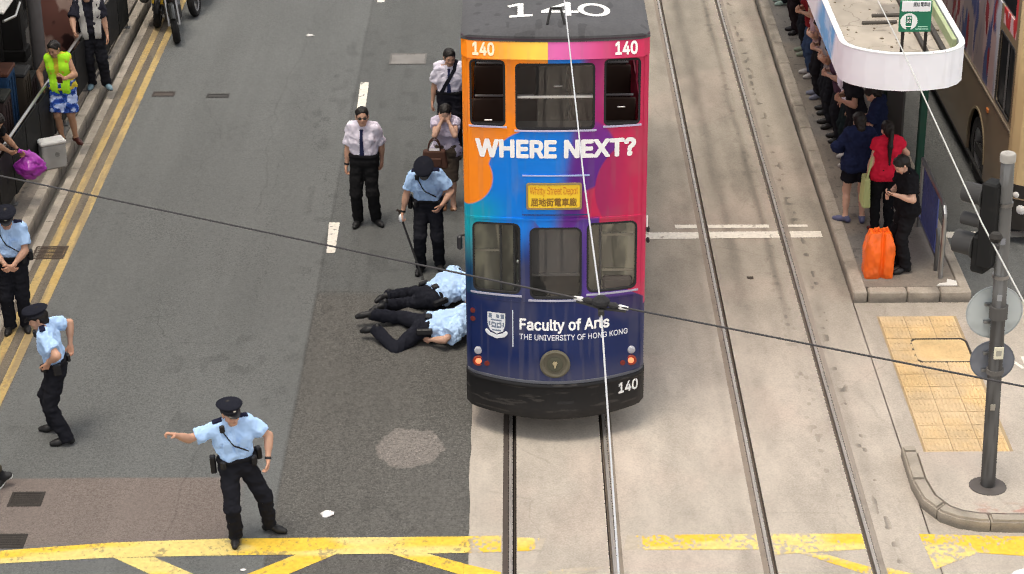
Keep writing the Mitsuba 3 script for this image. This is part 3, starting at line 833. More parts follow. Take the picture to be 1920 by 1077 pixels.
# mirror and brackets on the corners
mir = obj(tram, 'mirror', box(-0.665, 22.02, 2.28, 0.06, 0.05, 0.17, 0.02), 'vc_gloss', (0.02, 0.02, 0.025))
obj(mir, 'arm', tube([(-0.60, 22.05, 2.36), (-0.66, 22.03, 2.36)], 0.012), 'vc_rough', (0.03, 0.03, 0.03))
for z in (2.42, 2.29):
    obj(tram, 'door_hook', box(1.415, 22.03, z, 0.035, 0.05, 0.055, 0.01), 'vc_rough', (0.02, 0.02, 0.02))
obj(tram, 'white_marker', box(1.402, 22.02, 2.52, 0.02, 0.02, 0.14, 0.004), 'vc_rough', (0.75, 0.74, 0.72))
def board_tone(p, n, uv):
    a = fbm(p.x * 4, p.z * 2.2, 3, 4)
    c_ = mix((0.245, 0.235, 0.165), (0.085, 0.080, 0.058), smoothstep(0.40, 0.66, a))  # mottling stands in for reflections in the panes, painted into the boards
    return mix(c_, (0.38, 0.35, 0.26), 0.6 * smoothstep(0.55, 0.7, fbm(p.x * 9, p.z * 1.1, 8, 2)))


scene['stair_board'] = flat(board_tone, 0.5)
# inside, as far as it shows through the windows
cream, dk = (0.34, 0.30, 0.19), (0.05, 0.045, 0.04)
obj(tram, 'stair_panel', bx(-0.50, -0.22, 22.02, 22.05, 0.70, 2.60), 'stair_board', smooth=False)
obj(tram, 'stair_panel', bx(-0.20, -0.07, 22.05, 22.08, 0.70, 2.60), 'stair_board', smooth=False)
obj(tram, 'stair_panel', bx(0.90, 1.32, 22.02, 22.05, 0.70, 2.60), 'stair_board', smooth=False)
obj(tram, 'stair_panel', bx(0.735, 0.875, 22.10, 22.13, 0.70, 2.60), 'vc_rough', (0.22, 0.20, 0.14), smooth=False)
for x, z0 in ((-0.21, 0.7), (-0.06, 0.7), (0.888, 0.7)):
    obj(tram, 'post', tube([(x, 21.99, z0), (x, 21.99, 2.6)], 0.014), 'vc_rough', (0.03, 0.03, 0.03))
for k_, (x0, x1, z) in enumerate(((-0.50, -0.22, 2.18), (0.90, 1.32, 1.93), (0.90, 1.32, 2.36))):
    obj(tram, 'board_rail', bx(x0, x1, 22.0, 22.02, z, z + 0.025), 'vc_rough', (0.22, 0.20, 0.15), smooth=False)
obj(tram, 'passenger_seat', box(1.08, 21.98, 1.80, 0.34, 0.10, 0.16, 0.03), 'vc_rough', (0.05, 0.04, 0.035))
obj(tram, 'roller_blind', bx(0.115, 0.672, 21.90, 21.915, 1.95, 2.55), 'vc_rough', (0.042, 0.042, 0.044), smooth=False)
obj(tram, 'blind_bar', bx(0.12, 0.668, 21.885, 21.91, 1.925, 1.955), 'vc_rough', (0.055, 0.055, 0.055), smooth=False)
obj(tram, 'controller', box(0.03, 22.02, 1.78, 0.14, 0.16, 0.55, 0.02), 'vc_rough', (0.03, 0.035, 0.03))
for dx, z in ((0.0, 2.10), (0.06, 2.02), (0.02, 1.86), (0.09, 1.80)):
    obj(tram, 'knob', trimesh.creation.icosphere(2, 0.022).apply_translation((-0.02 + dx, 21.90, z)), 'vc_metal', (0.5, 0.5, 0.5))
obj(tram, 'inner_wall', bx(TC - 0.95, TC + 0.95, 23.4, 23.44, 0.70, 2.60), 'vc_rough', (0.03, 0.028, 0.024), smooth=False)
obj(tram, 'guard_rail', tube([(-0.03, 21.93, 4.012), (0.80, 21.93, 4.012)], 0.015), 'vc_plain', (0.62, 0.60, 0.56))
for i in range(7):
    for sx in (-1, 1):
        yy = 22.62 + i * 1.1
        s = obj(tram, 'seat', box(TC + sx * 0.55, yy, 3.10, 0.72, 0.42, 0.06, 0.02), 'vc_rough', (0.045, 0.028, 0.020))
        obj(s, 'backrest', box(TC + sx * 0.55, yy + 0.22, 3.42, 0.72, 0.04, 0.50, 0.015), 'vc_rough', (0.05, 0.030, 0.022))
        obj(s, 'grab_rail', tube([(TC + sx * 0.88, yy + 0.22, 3.70), (TC + sx * 0.22, yy + 0.22, 3.70)], 0.016), 'vc_metal', (0.45, 0.45, 0.45))
obj(tram, 'ledge', bx(-0.5, 1.28, 22.02, 22.30, 3.55, 3.60), 'vc_rough', (0.06, 0.055, 0.05), smooth=False)
for x, z in ((-0.33, 3.72), (0.42, 4.10), (1.10, 3.86)):
    obj(tram, 'catch', box(x, 22.02, z, 0.09, 0.02, 0.016, 0.006), 'vc_metal', (0.7, 0.7, 0.68))
# numerals painted on the roof (seen foreshortened: they are long) and the trolley rest
for strokes, x in ((([(0.05, 0.03), (0.30, 0.03)], [(0.17, 0.03), (0.17, 0.41)], [(0.17, 0.40), (0.04, 0.34)]), -0.145),
                   (([(0.25, 0.0), (0.25, 0.42)], [(0.27, 0.40), (-0.02, 0.13)], [(-0.04, 0.12), (0.36, 0.12)]), 0.285),
                   (([(0.17 + 0.145 * math.cos(a), 0.21 + 0.17 * math.sin(a)) for a in np.linspace(0, 2 * math.pi, 25)],), 0.645)):
    m = glyphs(strokes, 0.062, 0.004)
    m = refine(m, 0.08)
    m.apply_scale((1, 1.12, 1))
    m.apply_translation((x, 22.28, 0))
    u = (m.vertices[:, 0] - TC) / HW
    m.vertices[:, 2] += 4.715 + 0.085 * (1 - u * u) + 0.003
    obj(roof, 'numeral', m, 'vc_rough', (0.74, 0.74, 0.72), smooth=False)
tr = obj(tram, 'trolley_rest', [tube([(0.305, 21.99, 4.80), (0.345, 22.14, 4.93)], 0.013), tube([(0.49, 21.99, 4.80), (0.45, 22.14, 4.93)], 0.013), tube([(0.335, 22.14, 4.93), (0.46, 22.14, 4.93)], 0.013)], 'vc_rough', (0.02, 0.02, 0.02))
pole = obj(tram, 'trolley_pole', tube([(0.40, 25.6, 4.95), (0.41, 29.0, 6.33)], [0.03, 0.02]), 'vc_metal', (0.25, 0.25, 0.25))
obj(pole, 'base', box(0.40, 25.5, 4.86, 0.5, 0.6, 0.16, 0.03), 'vc_rough', (0.06, 0.06, 0.06))

# ================================================================ tram stop shelter, sign, barrier
sh_ = thing('tram_shelter', 'tram stop shelter with a white rounded fascia and a dirty flat concrete roof', 'shelter')
pl = Polygon([(4.0, 25.85), (4.03, 25.72), (4.12, 25.58), (4.28, 25.45), (4.50, 25.35), (4.72, 25.31), (5.02, 25.33), (5.28, 25.41), (5.44, 25.55), (5.53, 25.72), (5.55, 25.9), (5.55, 46), (4.0, 46)])
pl = pl.buffer(-0.12, quad_segs=6).buffer(0.12, quad_segs=6)


def fascia_tone(p, n, uv):
    y, z = p.y, p.z
    base = mi.Color3f(0.85, 0.87, 0.93)
    left = smoothstep(4.06, 4.02, p.x)
    b = smoothstep(26.25, 26.5, y + 0.5 * (z - 3.0)) * smoothstep(28.2, 27.6, y + 0.9 * (z - 3.0)) * left
    blue = mix((0.06, 0.38, 0.80), (0.42, 0.64, 0.90), smooth_(fbm(y * 3, z * 6, 2, 3)))
    col = mix(base, blue, 0.9 * b)
    t = 0.94 + 0.10 * fbm(p.x * 3, y * 3, z * 4, 3)
    drip = smoothstep(0.62, 0.8, noise(p.x * 14 + y * 14, z * 1.5, 3)) * 0.12
    return mix(col * t, (0.45, 0.44, 0.43), drip)


def smooth_(v): return smoothstep(0.35, 0.65, v)


def slab_tone(p, n, uv):
    x, y = p.x, p.y
    t = 0.70 + 0.6 * (fbm(x * 3, y * 2.2, 3, 4) - 0.35)
    ring = smoothstep(0.02, 0.0, dr.abs(fbm(x * 1.5, y * 2.5, 8, 3) - 0.5)) * 0.3
    wet = smoothstep(0.55, 0.7, fbm(x * 2, y * 1.2, 14, 3))
    return mix((0.44, 0.39, 0.325), (0.24, 0.215, 0.185), wet) * t * (1 - ring)


scene['fascia_white'] = flat(fascia_tone, 0.45)
scene['roof_slab'] = flat(slab_tone, 0.9)
obj(sh_, 'fascia', prism(pl.difference(pl.buffer(-0.05)), 2.82, 3.285), 'fascia_white', smooth=40)
obj(sh_, 'rim', prism(pl.buffer(0.006).difference(pl.buffer(-0.065)), 3.285, 3.30), 'vc_rough', (0.74, 0.77, 0.78), smooth=40)
obj(sh_, 'roof_slab', prism(pl.buffer(-0.052), 3.0, 3.14), 'roof_slab', smooth=False)
obj(sh_, 'soffit', prism(pl.buffer(-0.052), 2.86, 2.90), 'vc_rough', (0.25, 0.25, 0.24), smooth=False)
for x0, x1, y0, y1 in ((5.05, 5.10, 25.6, 34), (5.27, 5.33, 25.65, 34)):
    obj(sh_, 'roof_channel', bx(x0, x1, y0, y1, 3.14, 3.19), 'vc_rough', (0.05, 0.045, 0.04), smooth=False)
obj(sh_, 'mossy_edge', bx(5.42, 5.475, 25.95, 36, 3.14, 3.27), 'vc_rough', (0.36, 0.42, 0.24), smooth=False)
for (a, b) in ((4.45, 27.0), (4.62, 27.3)):
    obj(sh_, 'roof_conduit', tube([(a, b - 0.03, 3.16), (a + 0.45, b, 3.16)], 0.025), 'vc_rough', (0.09, 0.08, 0.07))
db = random.Random(5)
ms = []
for _ in range(55):
    s_ = 0.006 + 0.014 * db.random() ** 2
    mm = trimesh.creation.icosphere(1, s_)
    mm.vertices *= (1.5, 1.0, 0.5)
    mm.apply_transform(trimesh.transformations.rotation_matrix(db.random() * 3, (0, 0, 1)))
    mm.apply_translation((4.2 + 1.2 * db.random(), 25.55 + 3.2 * db.random() ** 1.3, 3.145))
    ms.append(mm)
dk_ = obj(sh_, 'leaf_litter', ms, 'vc_rough', (0.13, 0.10, 0.065), smooth=False)
labels[dk_] = {'kind': 'stuff'}
for i, y in enumerate((27.8, 30.6, 33.4, 36.2)):
    p = obj(sh_, 'post', bx(5.44, 5.54, y - 0.05, y + 0.05, 0.148, 2.86, 0.012), 'vc_rough', (0.016, 0.062, 0.042) if i == 0 else (0.02, 0.035, 0.028))
    obj(p, 'base_plate', bx(5.40, 5.58, y - 0.10, y + 0.10, 0.148, 0.168), 'vc_rough', (0.05, 0.06, 0.05), smooth=False)
for y0, y1 in ((29.2, 30.5), (30.7, 33.3), (33.5, 36.1)):
    obj(sh_, 'back_panel', bx(5.47, 5.50, y0, y1, 0.35, 2.4), 'vc_rough', (0.075, 0.075, 0.072), smooth=False)
    obj(sh_, 'panel_rail', bx(5.455, 5.515, y0, y1, 2.4, 2.45), 'vc_rough', (0.03, 0.05, 0.04), smooth=False)

sg = thing('stop_sign', 'green tram stop sign with a white disc, on two legs above the shelter roof', 'sign')
obj(sg, 'board', box(4.870, 25.60, 3.69, 0.395, 0.03, 0.40, 0.008), 'vc_plain', (0.010, 0.16, 0.085))
obj(sg, 'header', box(4.872, 25.582, 3.822, 0.355, 0.012, 0.13, 0.004), 'vc_plain', (0.78, 0.80, 0.82))
m = upright(fit('總站 電車站', 0.20, 0.055, 'Noto Sans CJK', 1)); m.apply_translation((4.835, 25.574, 3.825))
obj(sg, 'lettering', m, 'vc_plain', (0.08, 0.09, 0.10), smooth=False)
disc = Point(0, 0).buffer(0.105, quad_segs=10)
tramico = union_all([rrect(-0.038, 0.038, -0.06, 0.075, 0.02)])
cut = union_all([sbox(-0.026, 0.030, -0.003, 0.058), sbox(0.003, 0.030, 0.026, 0.058), sbox(-0.026, -0.018, 0.026, 0.012)])
m = upright(prism(disc.difference(tramico.difference(cut)).difference(Polygon([(-0.02, -0.11), (0.02, -0.11), (0.035, -0.07), (-0.035, -0.07)])), 0, 0.003)); m.apply_translation((4.792, 25.584, 3.628))
obj(sg, 'tram_emblem', m, 'vc_plain', (0.78, 0.82, 0.80), smooth=False)
m = upright(prism(tramico.buffer(-0.030).union(sbox(-0.024, 0.032, 0.024, 0.055)).union(sbox(-0.024, -0.016, 0.024, 0.010)), 0, 0.004)); m.apply_translation((4.792, 25.585, 3.628))
obj(sg, 'tram_emblem', m, 'vc_plain', (0.03, 0.05, 0.04), smooth=False)
for w, z in ((0.10, 3.755), (0.16, 3.53), (0.12, 3.56)):
    obj(sg, 'printed_line', box(4.965 if w < 0.15 else 4.955, 25.583, z, w, 0.003, 0.012), 'vc_plain', (0.35, 0.60, 0.48), smooth=False)
for x in (4.735, 5.020):
    obj(sg, 'leg', bx(x - 0.018, x + 0.018, 25.612, 25.645, 3.14, 3.86), 'vc_rough', (0.025, 0.022, 0.02), smooth=False)

br_ = thing('pedestrian_barrier', 'grey tubular barrier with blue slatted panel at the end of the tram stop', 'barrier')
obj(br_, 'top_rail', tube([(5.44, 27.3, 1.13), (5.44, 26.5, 1.13), (5.44, 25.80, 1.13), (5.44, 25.69, 1.11), (5.44, 25.62, 1.04), (5.44, 25.60, 0.95), (5.44, 25.60, 0.148)], 0.030), 'vc_metal', (0.34, 0.35, 0.36))
obj(br_, 'inner_post', tube([(5.42, 25.84, 0.148), (5.42, 25.84, 0.62), (5.42, 25.90, 0.72)], 0.026), 'vc_metal', (0.17, 0.175, 0.18))
for y in (27.28,):
    obj(br_, 'post', tube([(5.44, y, 0.148), (5.44, y, 1.12)], 0.028), 'vc_metal', (0.30, 0.31, 0.32))
obj(br_, 'bottom_rail', tube([(5.44, 25.9, 0.28), (5.44, 27.3, 0.28)], 0.018), 'vc_metal', (0.25, 0.25, 0.28))
n = 0
y = 26.12
while y < 27.2:
    obj(br_, 'slat', box(5.44, y, 0.70, 0.020, 0.085, 0.78, 0.004), 'vc_gloss', (0.055, 0.075, 0.27))
    y += 0.12
obj(br_, 'slat_rail', bx(5.425, 5.455, 26.05, 27.25, 1.08, 1.10), 'vc_gloss', (0.09, 0.11, 0.30), smooth=False)
obj(br_, 'slat_rail', bx(5.425, 5.455, 26.05, 27.25, 0.31, 0.335), 'vc_gloss', (0.09, 0.11, 0.30), smooth=False)

# ================================================================ signal pole
sp = thing('signal_pole', 'leaning grey traffic signal pole with white cap on the kerbed island', 'pole')
A, B = np.array([5.003, 20.27, 0.148]), np.array([4.885, 20.27, 3.97])


def on(z): return A + (B - A) * (z - A[2]) / (B[2] - A[2])


def grimy(z0, z1, r0, r1, n=26):
    zs = np.linspace(z0, z1, n)
    return tube([on(z) for z in zs], np.linspace(r0, r1, n), 18)


def pole_tone(p, n, uv):
    t = 0.8 + 0.4 * fbm(p.x * 8, p.y * 8, p.z * 3, 3)
    wash = smoothstep(0.50, 0.72, fbm(p.x * 14, p.y * 14, p.z * 1.2, 3))
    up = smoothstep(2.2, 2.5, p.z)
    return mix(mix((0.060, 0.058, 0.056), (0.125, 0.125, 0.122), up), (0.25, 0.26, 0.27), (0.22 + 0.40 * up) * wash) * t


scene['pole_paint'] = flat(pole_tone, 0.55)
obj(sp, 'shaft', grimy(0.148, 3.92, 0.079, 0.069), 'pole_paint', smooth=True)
obj(sp, 'cap', revolve([(0, 0), (0.080, 0), (0.080, 0.07), (0.072, 0.085), (0.03, 0.095), (0, 0.096)], 24, on(3.90), (-0.03, 0, 1)), 'vc_rough', (0.38, 0.365, 0.335))
obj(sp, 'collar', grimy(2.16, 2.30, 0.096, 0.096, 3), 'vc_rough', (0.09, 0.088, 0.085), smooth=30)
obj(sp, 'collar', grimy(1.52, 1.57, 0.092, 0.092, 3), 'vc_rough', (0.13, 0.125, 0.12), smooth=30)
obj(sp, 'foot_plate', revolve([(0, 0), (0.20, 0), (0.20, 0.008), (0.095, 0.022), (0, 0.022)], 20, (5.003, 20.27, 0.148), (0, 0, 1)), 'vc_rough', (0.10, 0.09, 0.085))
q = on(1.79)
obj(sp, 'cable', tube([on(z) + (0.045, 0.075, 0) for z in np.linspace(0.2, 3.3, 12)], 0.012, 6), 'vc_rough', (0.02, 0.02, 0.02))
for z, c in ((1.15, (0.30, 0.28, 0.24)), (2.42, (0.28, 0.29, 0.30)), (3.05, (0.20, 0.21, 0.23))):
    q = on(z)
    obj(sp, 'sticker', box(q[0] - 0.015, q[1] - 0.078, z, 0.05, 0.008, 0.07, 0.002), 'vc_rough', c)
q = on(1.79)
lab = obj(sp, 'label_plate', box(q[0] + 0.01, q[1] - 0.083, 1.79, 0.10, 0.012, 0.14, 0.003), 'vc_plain', (0.62, 0.60, 0.47))
obj(lab, 'label_print', box(q[0] + 0.01, q[1] - 0.091, 1.79, 0.055, 0.004, 0.06), 'vc_plain', (0.33, 0.32, 0.27))
obj(sp, 'strap', grimy(2.62, 2.66, 0.086, 0.086, 3), 'vc_metal', (0.3, 0.3, 0.3), smooth=30)
obj(sp, 'strap', grimy(3.42, 3.46, 0.083, 0.083, 3), 'vc_metal', (0.2, 0.2, 0.2), smooth=30)


def round_sign(x, y, z, r, label, tone, tilt):
    k = thing('round_sign', label, 'sign')
    ax = np.array([math.sin(tilt), -math.cos(tilt), 0.0])
    obj(k, 'plate', revolve([(0, -0.004), (r, -0.004), (r, 0.004), (0, 0.004)], 56, (x, y, z), ax), 'vc_rough', tone)
    obj(k, 'edge_ring', revolve([(r - 0.012, 0.004), (r, 0.004), (r, 0.010), (r - 0.012, 0.010)], 56, (x, y, z), ax), 'vc_rough', tuple(0.8 * t for t in tone))
    for dz in (-0.10, 0.10):
        obj(k, 'bracket', box(x, y - 0.025, z + dz, 0.22, 0.035, 0.035, 0.004), 'vc_metal', (0.30, 0.31, 0.32))


round_sign(4.925, 20.395, 2.165, 0.298, 'pale grey back of the larger round sign on the signal pole', (0.50, 0.545, 0.545), 0.05)
round_sign(4.952, 20.395, 1.600, 0.232, 'dark grey back of the smaller round sign on the signal pole', (0.20, 0.215, 0.25), -0.06)


def signal(cx, cy, z0, z1, w, d, hoods, label):
    k = thing('traffic_light', label, 'traffic light')
    ang = math.radians(52)           # faces away to the left
    R = trimesh.transformations.rotation_matrix(ang, (0, 0, 1), (cx, cy, 0))
    def put(name, m, c, par=k, b='vc_rough'):
        m.apply_transform(R)
        return obj(par, name, m, b, c)
    put('housing', box(cx, cy, (z0 + z1) / 2, w, d, z1 - z0, 0.02), (0.011, 0.0115, 0.012))
    put('door_seam', box(cx, cy - d / 2 - 0.001, (z0 + z1) / 2, w * 0.8, 0.008, (z1 - z0) * 0.9, 0.002), (0.016, 0.0165, 0.017))
    for z, r in hoods:
        h = revolve([(r, 0), (r + 0.005, 0), (r + 0.005, 0.22), (r, 0.22)], 28, (cx, cy + d / 2, z), (0, 1, 0))
        hd = put('hood', h, (0.050, 0.050, 0.051))
        put('backing_disc', revolve([(0, 0), (r + 0.03, 0), (r + 0.03, 0.012), (0, 0.012)], 28, (cx, cy + d / 2 - 0.004, z), (0, 1, 0)), (0.058, 0.058, 0.058))
        put('lens', revolve([(0, 0), (r, 0), (r * 0.7, 0.02), (0, 0.03)], 24, (cx, cy + d / 2 + 0.009, z), (0, 1, 0)), (0.05, 0.01, 0.01), hd, 'vc_gloss')
    put('arm', box(cx + 0.02, cy, z0 + 0.12, w * 0.5, 0.05, 0.05, 0.005), (0.03, 0.03, 0.03))
    for z in (z0 + 0.1, z1 - 0.1):
        obj(k, 'clamp', box((cx + on(z)[0]) / 2 + 0.01, 20.27, z, abs(on(z)[0] - cx) + 0.02, 0.05, 0.05, 0.005), 'vc_rough', (0.05, 0.05, 0.05))


signal(4.775, 20.30, 2.74, 3.67, 0.20, 0.17, [(3.49, 0.100), (3.20, 0.062)], 'tall dark traffic light seen from behind, higher one on the pole')
signal(4.735, 20.36, 2.66, 3.06, 0.20, 0.16, [(2.92, 0.115)], 'short dark traffic light with one big hood, lower one on the pole')

# ================================================================ the bus
bus = thing('bus', 'gold double decker bus waiting beyond the tram stop with a photo print along its side', 'bus')
BX, BF, BL, BH = 6.58, 26.95, 11.3, 4.4


def bus_tone(p, n, uv):
    y, z = p.y, p.z
    g = 0.86 + 0.22 * fbm(p.x * 1.5, y * 1.5, z * 1.5, 3)
    gold = mix((0.165, 0.118, 0.072), (0.21, 0.155, 0.095), smoothstep(0.3, 0.7, fbm(y * 0.9, z * 1.2, 3, 2)))  # side gold painted darker to stand for the shade on it
    gold = mix(gold, (0.62, 0.46, 0.24), smoothstep(27.30, 27.2, y) * smoothstep(0.7, 0.9, z))  # same gold painted lighter on the front and corner, as if lit
    side = smoothstep(6.60, 6.59, p.x) * smoothstep(28.42, 28.44, y) * smoothstep(1.55, 1.57, z)
    f1 = fbm(y * 2.6, z * 0.9, 4, 3)
    f2 = fbm(y * 3.1 + 7, z * 1.1, 9, 3)
    ad = mix((0.26, 0.21, 0.21), (0.40, 0.29, 0.28), smoothstep(0.4, 0.6, f1))
    ad = mix(ad, (0.06, 0.07, 0.17), smoothstep(0.52, 0.62, f2))
    ad = mix(ad, (0.22, 0.03, 0.04), smoothstep(0.64, 0.70, fbm(y * 4, z * 2.0, 21, 2)))
    ad = mix(ad, (0.40, 0.41, 0.45), smoothstep(28.75, 28.55, y + 0.3 * (fbm(y * 3, z * 3, 2, 2) - 0.5)))
    col = mix(gold, ad, side)
    red = smoothstep(6.60, 6.59, p.x) * smoothstep(27.45, 27.5, y) * smoothstep(28.3, 28.25, y) * smoothstep(2.72, 2.74, z)
    col = mix(col, mix((0.42, 0.03, 0.035), (0.55, 0.35, 0.36), smoothstep(0.52, 0.62, fbm(y * 5, z * 3, 5, 3))), red)
    grime = smoothstep(0.8, 0.25, z) * 0.5
    return mix(col * g, (0.10, 0.085, 0.065), grime)


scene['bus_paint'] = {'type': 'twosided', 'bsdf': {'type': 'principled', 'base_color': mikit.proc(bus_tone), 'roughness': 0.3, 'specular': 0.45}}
scene['dark_glass'] = P_((0.012, 0.014, 0.016), 0.08, specular=0.6)
WY, WZ = 29.30, 0.49
rr = 0.30
body = Polygon([(BX + rr, BF), (9.0 - rr, BF), (9.0, BF + rr), (9.0, BF + BL), (BX, BF + BL), (BX, BF + rr)]).buffer(0.12, quad_segs=5).buffer(-0.12, quad_segs=5)
arch = [Point(WY, WZ).buffer(0.60, quad_segs=12).union(sbox(WY - 0.60, 0.0, WY + 0.60, WZ)), Point(35.2, WZ).buffer(0.60, quad_segs=12).union(sbox(34.6, 0.0, 35.8, WZ))]
skirt = sbox(BF + rr, 0.27, BF + BL, 1.50).difference(union_all(arch))
win = [rrect(27.42, 28.36, 1.58, 2.62, 0.08)] + [rrect(27.6 + i * 1.5, 29.0 + i * 1.5, 2.95, 3.75, 0.08) for i in range(6)]
up_ = sbox(BF + rr, 1.50, BF + BL, BH - 0.1).difference(union_all(win[:2]))
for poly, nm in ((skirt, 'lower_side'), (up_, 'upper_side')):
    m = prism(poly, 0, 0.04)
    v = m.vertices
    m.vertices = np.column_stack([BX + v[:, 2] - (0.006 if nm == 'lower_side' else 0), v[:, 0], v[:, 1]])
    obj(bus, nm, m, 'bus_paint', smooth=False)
obj(bus, 'shell', [prism(body.buffer(-0.05), 0.35, 0.5), prism(body.buffer(-0.05), BH - 0.14, BH - 0.06)], 'vc_rough', (0.03, 0.03, 0.03), smooth=False)
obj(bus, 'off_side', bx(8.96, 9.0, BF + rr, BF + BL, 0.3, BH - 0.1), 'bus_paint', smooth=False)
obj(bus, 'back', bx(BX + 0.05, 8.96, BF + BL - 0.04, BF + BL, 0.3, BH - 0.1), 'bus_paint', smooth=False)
obj(bus, 'roof', prism(body, BH - 0.10, BH), 'vc_gloss', (0.45, 0.33, 0.18), smooth=40)
front = LineString([(BX, BF + rr), (BX + 0.02, BF + 0.20), (BX + 0.09, BF + 0.09), (BX + 0.20, BF + 0.02), (BX + rr, BF), (9.0 - rr, BF), (8.9, BF + 0.1), (9.0, BF + rr)]).buffer(0.02, cap_style=2)
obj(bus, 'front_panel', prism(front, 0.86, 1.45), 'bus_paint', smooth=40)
pill = LineString([(BX, BF + rr), (BX + 0.02, BF + 0.20), (BX + 0.09, BF + 0.09), (BX + 0.20, BF + 0.02)]).buffer(0.02, cap_style=2)
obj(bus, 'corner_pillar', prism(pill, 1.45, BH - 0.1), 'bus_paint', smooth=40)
obj(bus, 'windscreen', prism(LineString([(BX + 0.21, BF + 0.02), (BX + rr, BF), (9.0 - rr, BF), (8.9, BF + 0.1), (9.0, BF + rr)]).buffer(0.012, cap_style=2), 1.45, BH - 0.1), 'dark_glass', smooth=40)
obj(bus, 'bumper', prism(front.buffer(0.012), 0.22, 0.86), 'vc_rough', (0.030, 0.027, 0.024), smooth=40)
for x, z, r in ((6.69, 0.72, 0.055), (6.76, 0.52, 0.075), (6.95, 0.52, 0.075), (8.83, 0.52, 0.075)):
    hl = obj(bus, 'headlight', revolve([(0, 0), (r, 0), (r * 1.05, 0.02), (r * 0.8, 0.035), (0, 0.05)], 24, (x, BF + (0.08 if x < 6.72 else 0.03 if x < 6.8 else -0.02), z), (-0.4 if x < 6.8 else 0, -1, 0)), 'vc_gloss', (0.75, 0.73, 0.70))
obj(bus, 'bumper_strip', prism(front.buffer(0.02), 0.66, 0.675), 'vc_rough', (0.30, 0.22, 0.14), smooth=40)
for wy in (WY, 35.2):
    w = obj(bus, 'wheel', revolve([(0.30, -0.13), (0.46, -0.13), (0.49, -0.09), (0.49, 0.11), (0.46, 0.14), (0.30, 0.14)], 40, (BX + 0.17, wy, WZ + 0.003), (-1, 0, 0)), 'black_rubber')
    obj(w, 'rim', revolve([(0, 0.02), (0.10, 0.02), (0.12, 0.07), (0.22, 0.03), (0.27, 0.10), (0.31, 0.13), (0.31, -0.1), (0, -0.1)], 36, (BX + 0.17, wy, WZ + 0.003), (-1, 0, 0)), 'vc_metal', (0.42, 0.43, 0.45))
    for a in range(8):
        obj(w, 'nut', box(BX + 0.10, wy + 0.17 * math.cos(a * 0.785), WZ + 0.17 * math.sin(a * 0.785), 0.03, 0.03, 0.03, 0.005), 'vc_metal', (0.3, 0.3, 0.3))
    ar = LineString([(wy + 0.60 * math.cos(a), WZ + 0.60 * math.sin(a)) for a in np.linspace(0, math.pi, 20)]).buffer(0.018)
    m = prism(ar, 0, 0.02); v = m.vertices
    m.vertices = np.column_stack([BX - 0.018 + v[:, 2], v[:, 0], v[:, 1]])
    obj(bus, 'arch_trim', m, 'vc_rough', (0.20, 0.16, 0.10), smooth=30)
    obj(bus, 'wheel_housing', bx(BX + 0.40, BX + 0.45, wy - 0.7, wy + 0.7, 0.2, 1.2), 'vc_rough', (0.01, 0.01, 0.01), smooth=False)
obj(bus, 'waist_trim', bx(BX - 0.022, BX - 0.002, BF + rr, BF + BL, 1.497, 1.522), 'vc_metal', (0.62, 0.52, 0.38), smooth=False)
obj(bus, 'skirt_edge', bx(BX - 0.012, BX + 0.03, BF + rr, BF + BL, 0.235, 0.265), 'vc_rough', (0.02, 0.02, 0.02), smooth=False)
obj(bus, 'cab_window', bx(BX + 0.02, BX + 0.03, 27.40, 28.40, 1.55, 2.66), 'dark_glass', smooth=False)
obj(bus, 'window', bx(BX + 0.02, BX + 0.03, 27.55, 29.1, 2.9, 3.8), 'dark_glass', smooth=False)
m = prism(win[0].difference(win[0].buffer(-0.03)), 0, 0.012); v = m.vertices
m.vertices = np.column_stack([BX - 0.008 + v[:, 2], v[:, 0], v[:, 1]])
obj(bus, 'window_frame', m, 'vc_rough', (0.03, 0.03, 0.03), smooth=False)
obj(bus, 'cab_divider', bx(BX - 0.004, BX + 0.01, 27.80, 27.84, 1.6, 2.6), 'vc_rough', (0.10, 0.10, 0.10), smooth=False)
obj(bus, 'side_lamp', box(BX - 0.012, 28.70, 1.30, 0.03, 0.10, 0.06, 0.008), 'vc_gloss', (0.5, 0.16, 0.04))

# ================================================================ left footway: railing, shop, boxes, motorcycles
rl = thing('street_railing', 'steel street railing with black boards along the left kerb', 'railing')
def rx(y): return -7.165 + 0.0405 * (y - 27.4)
obj(rl, 'top_rail', tube([(rx(y), y, 1.10) for y in np.arange(26.6, 36.3, 0.4)], 0.026), 'vc_metal', (0.48, 0.47, 0.45))
obj(rl, 'bottom_rail', tube([(rx(y), y, 0.30) for y in np.arange(26.6, 36.3, 0.4)], 0.018), 'vc_metal', (0.25, 0.25, 0.25))
for i, y in enumerate(np.arange(26.7, 36.3, 1.58)):
    p = obj(rl, 'post', tube([(rx(y), y, 0.148), (rx(y), y, 1.10)], 0.030), 'vc_metal', (0.30, 0.30, 0.30))
    obj(p, 'base', box(rx(y), y, 0.158, 0.12, 0.12, 0.02), 'vc_rough', (0.12, 0.12, 0.12))
for i, y in enumerate(np.arange(26.8, 35.5, 0.79)):
    m = box(0, 0, 0, 0.018, 0.76, 0.80 - 0.05 * (i % 3 == 1), 0.004)
    m.apply_transform(trimesh.transformations.rotation_matrix(-0.0405, (0, 0, 1)))
    m.apply_translation((rx(y + 0.38) + 0.03, y + 0.38, 0.66))
    obj(rl, 'board', m, 'vc_rough', [(0.009, 0.010, 0.010), (0.014, 0.014, 0.0145), (0.007, 0.008, 0.008)][i % 3])


def shop_tone(p, n, uv):
    t = 0.7 + 0.5 * (fbm(p.x * 2, p.y * 2, p.z * 1.5, 4) - 0.3)
    s = smoothstep(0.6, 0.8, noise(p.y * 5, p.z * 0.6, 3)) * 0.35
    return mix((0.075, 0.069, 0.063), (0.035, 0.032, 0.029), s) * t


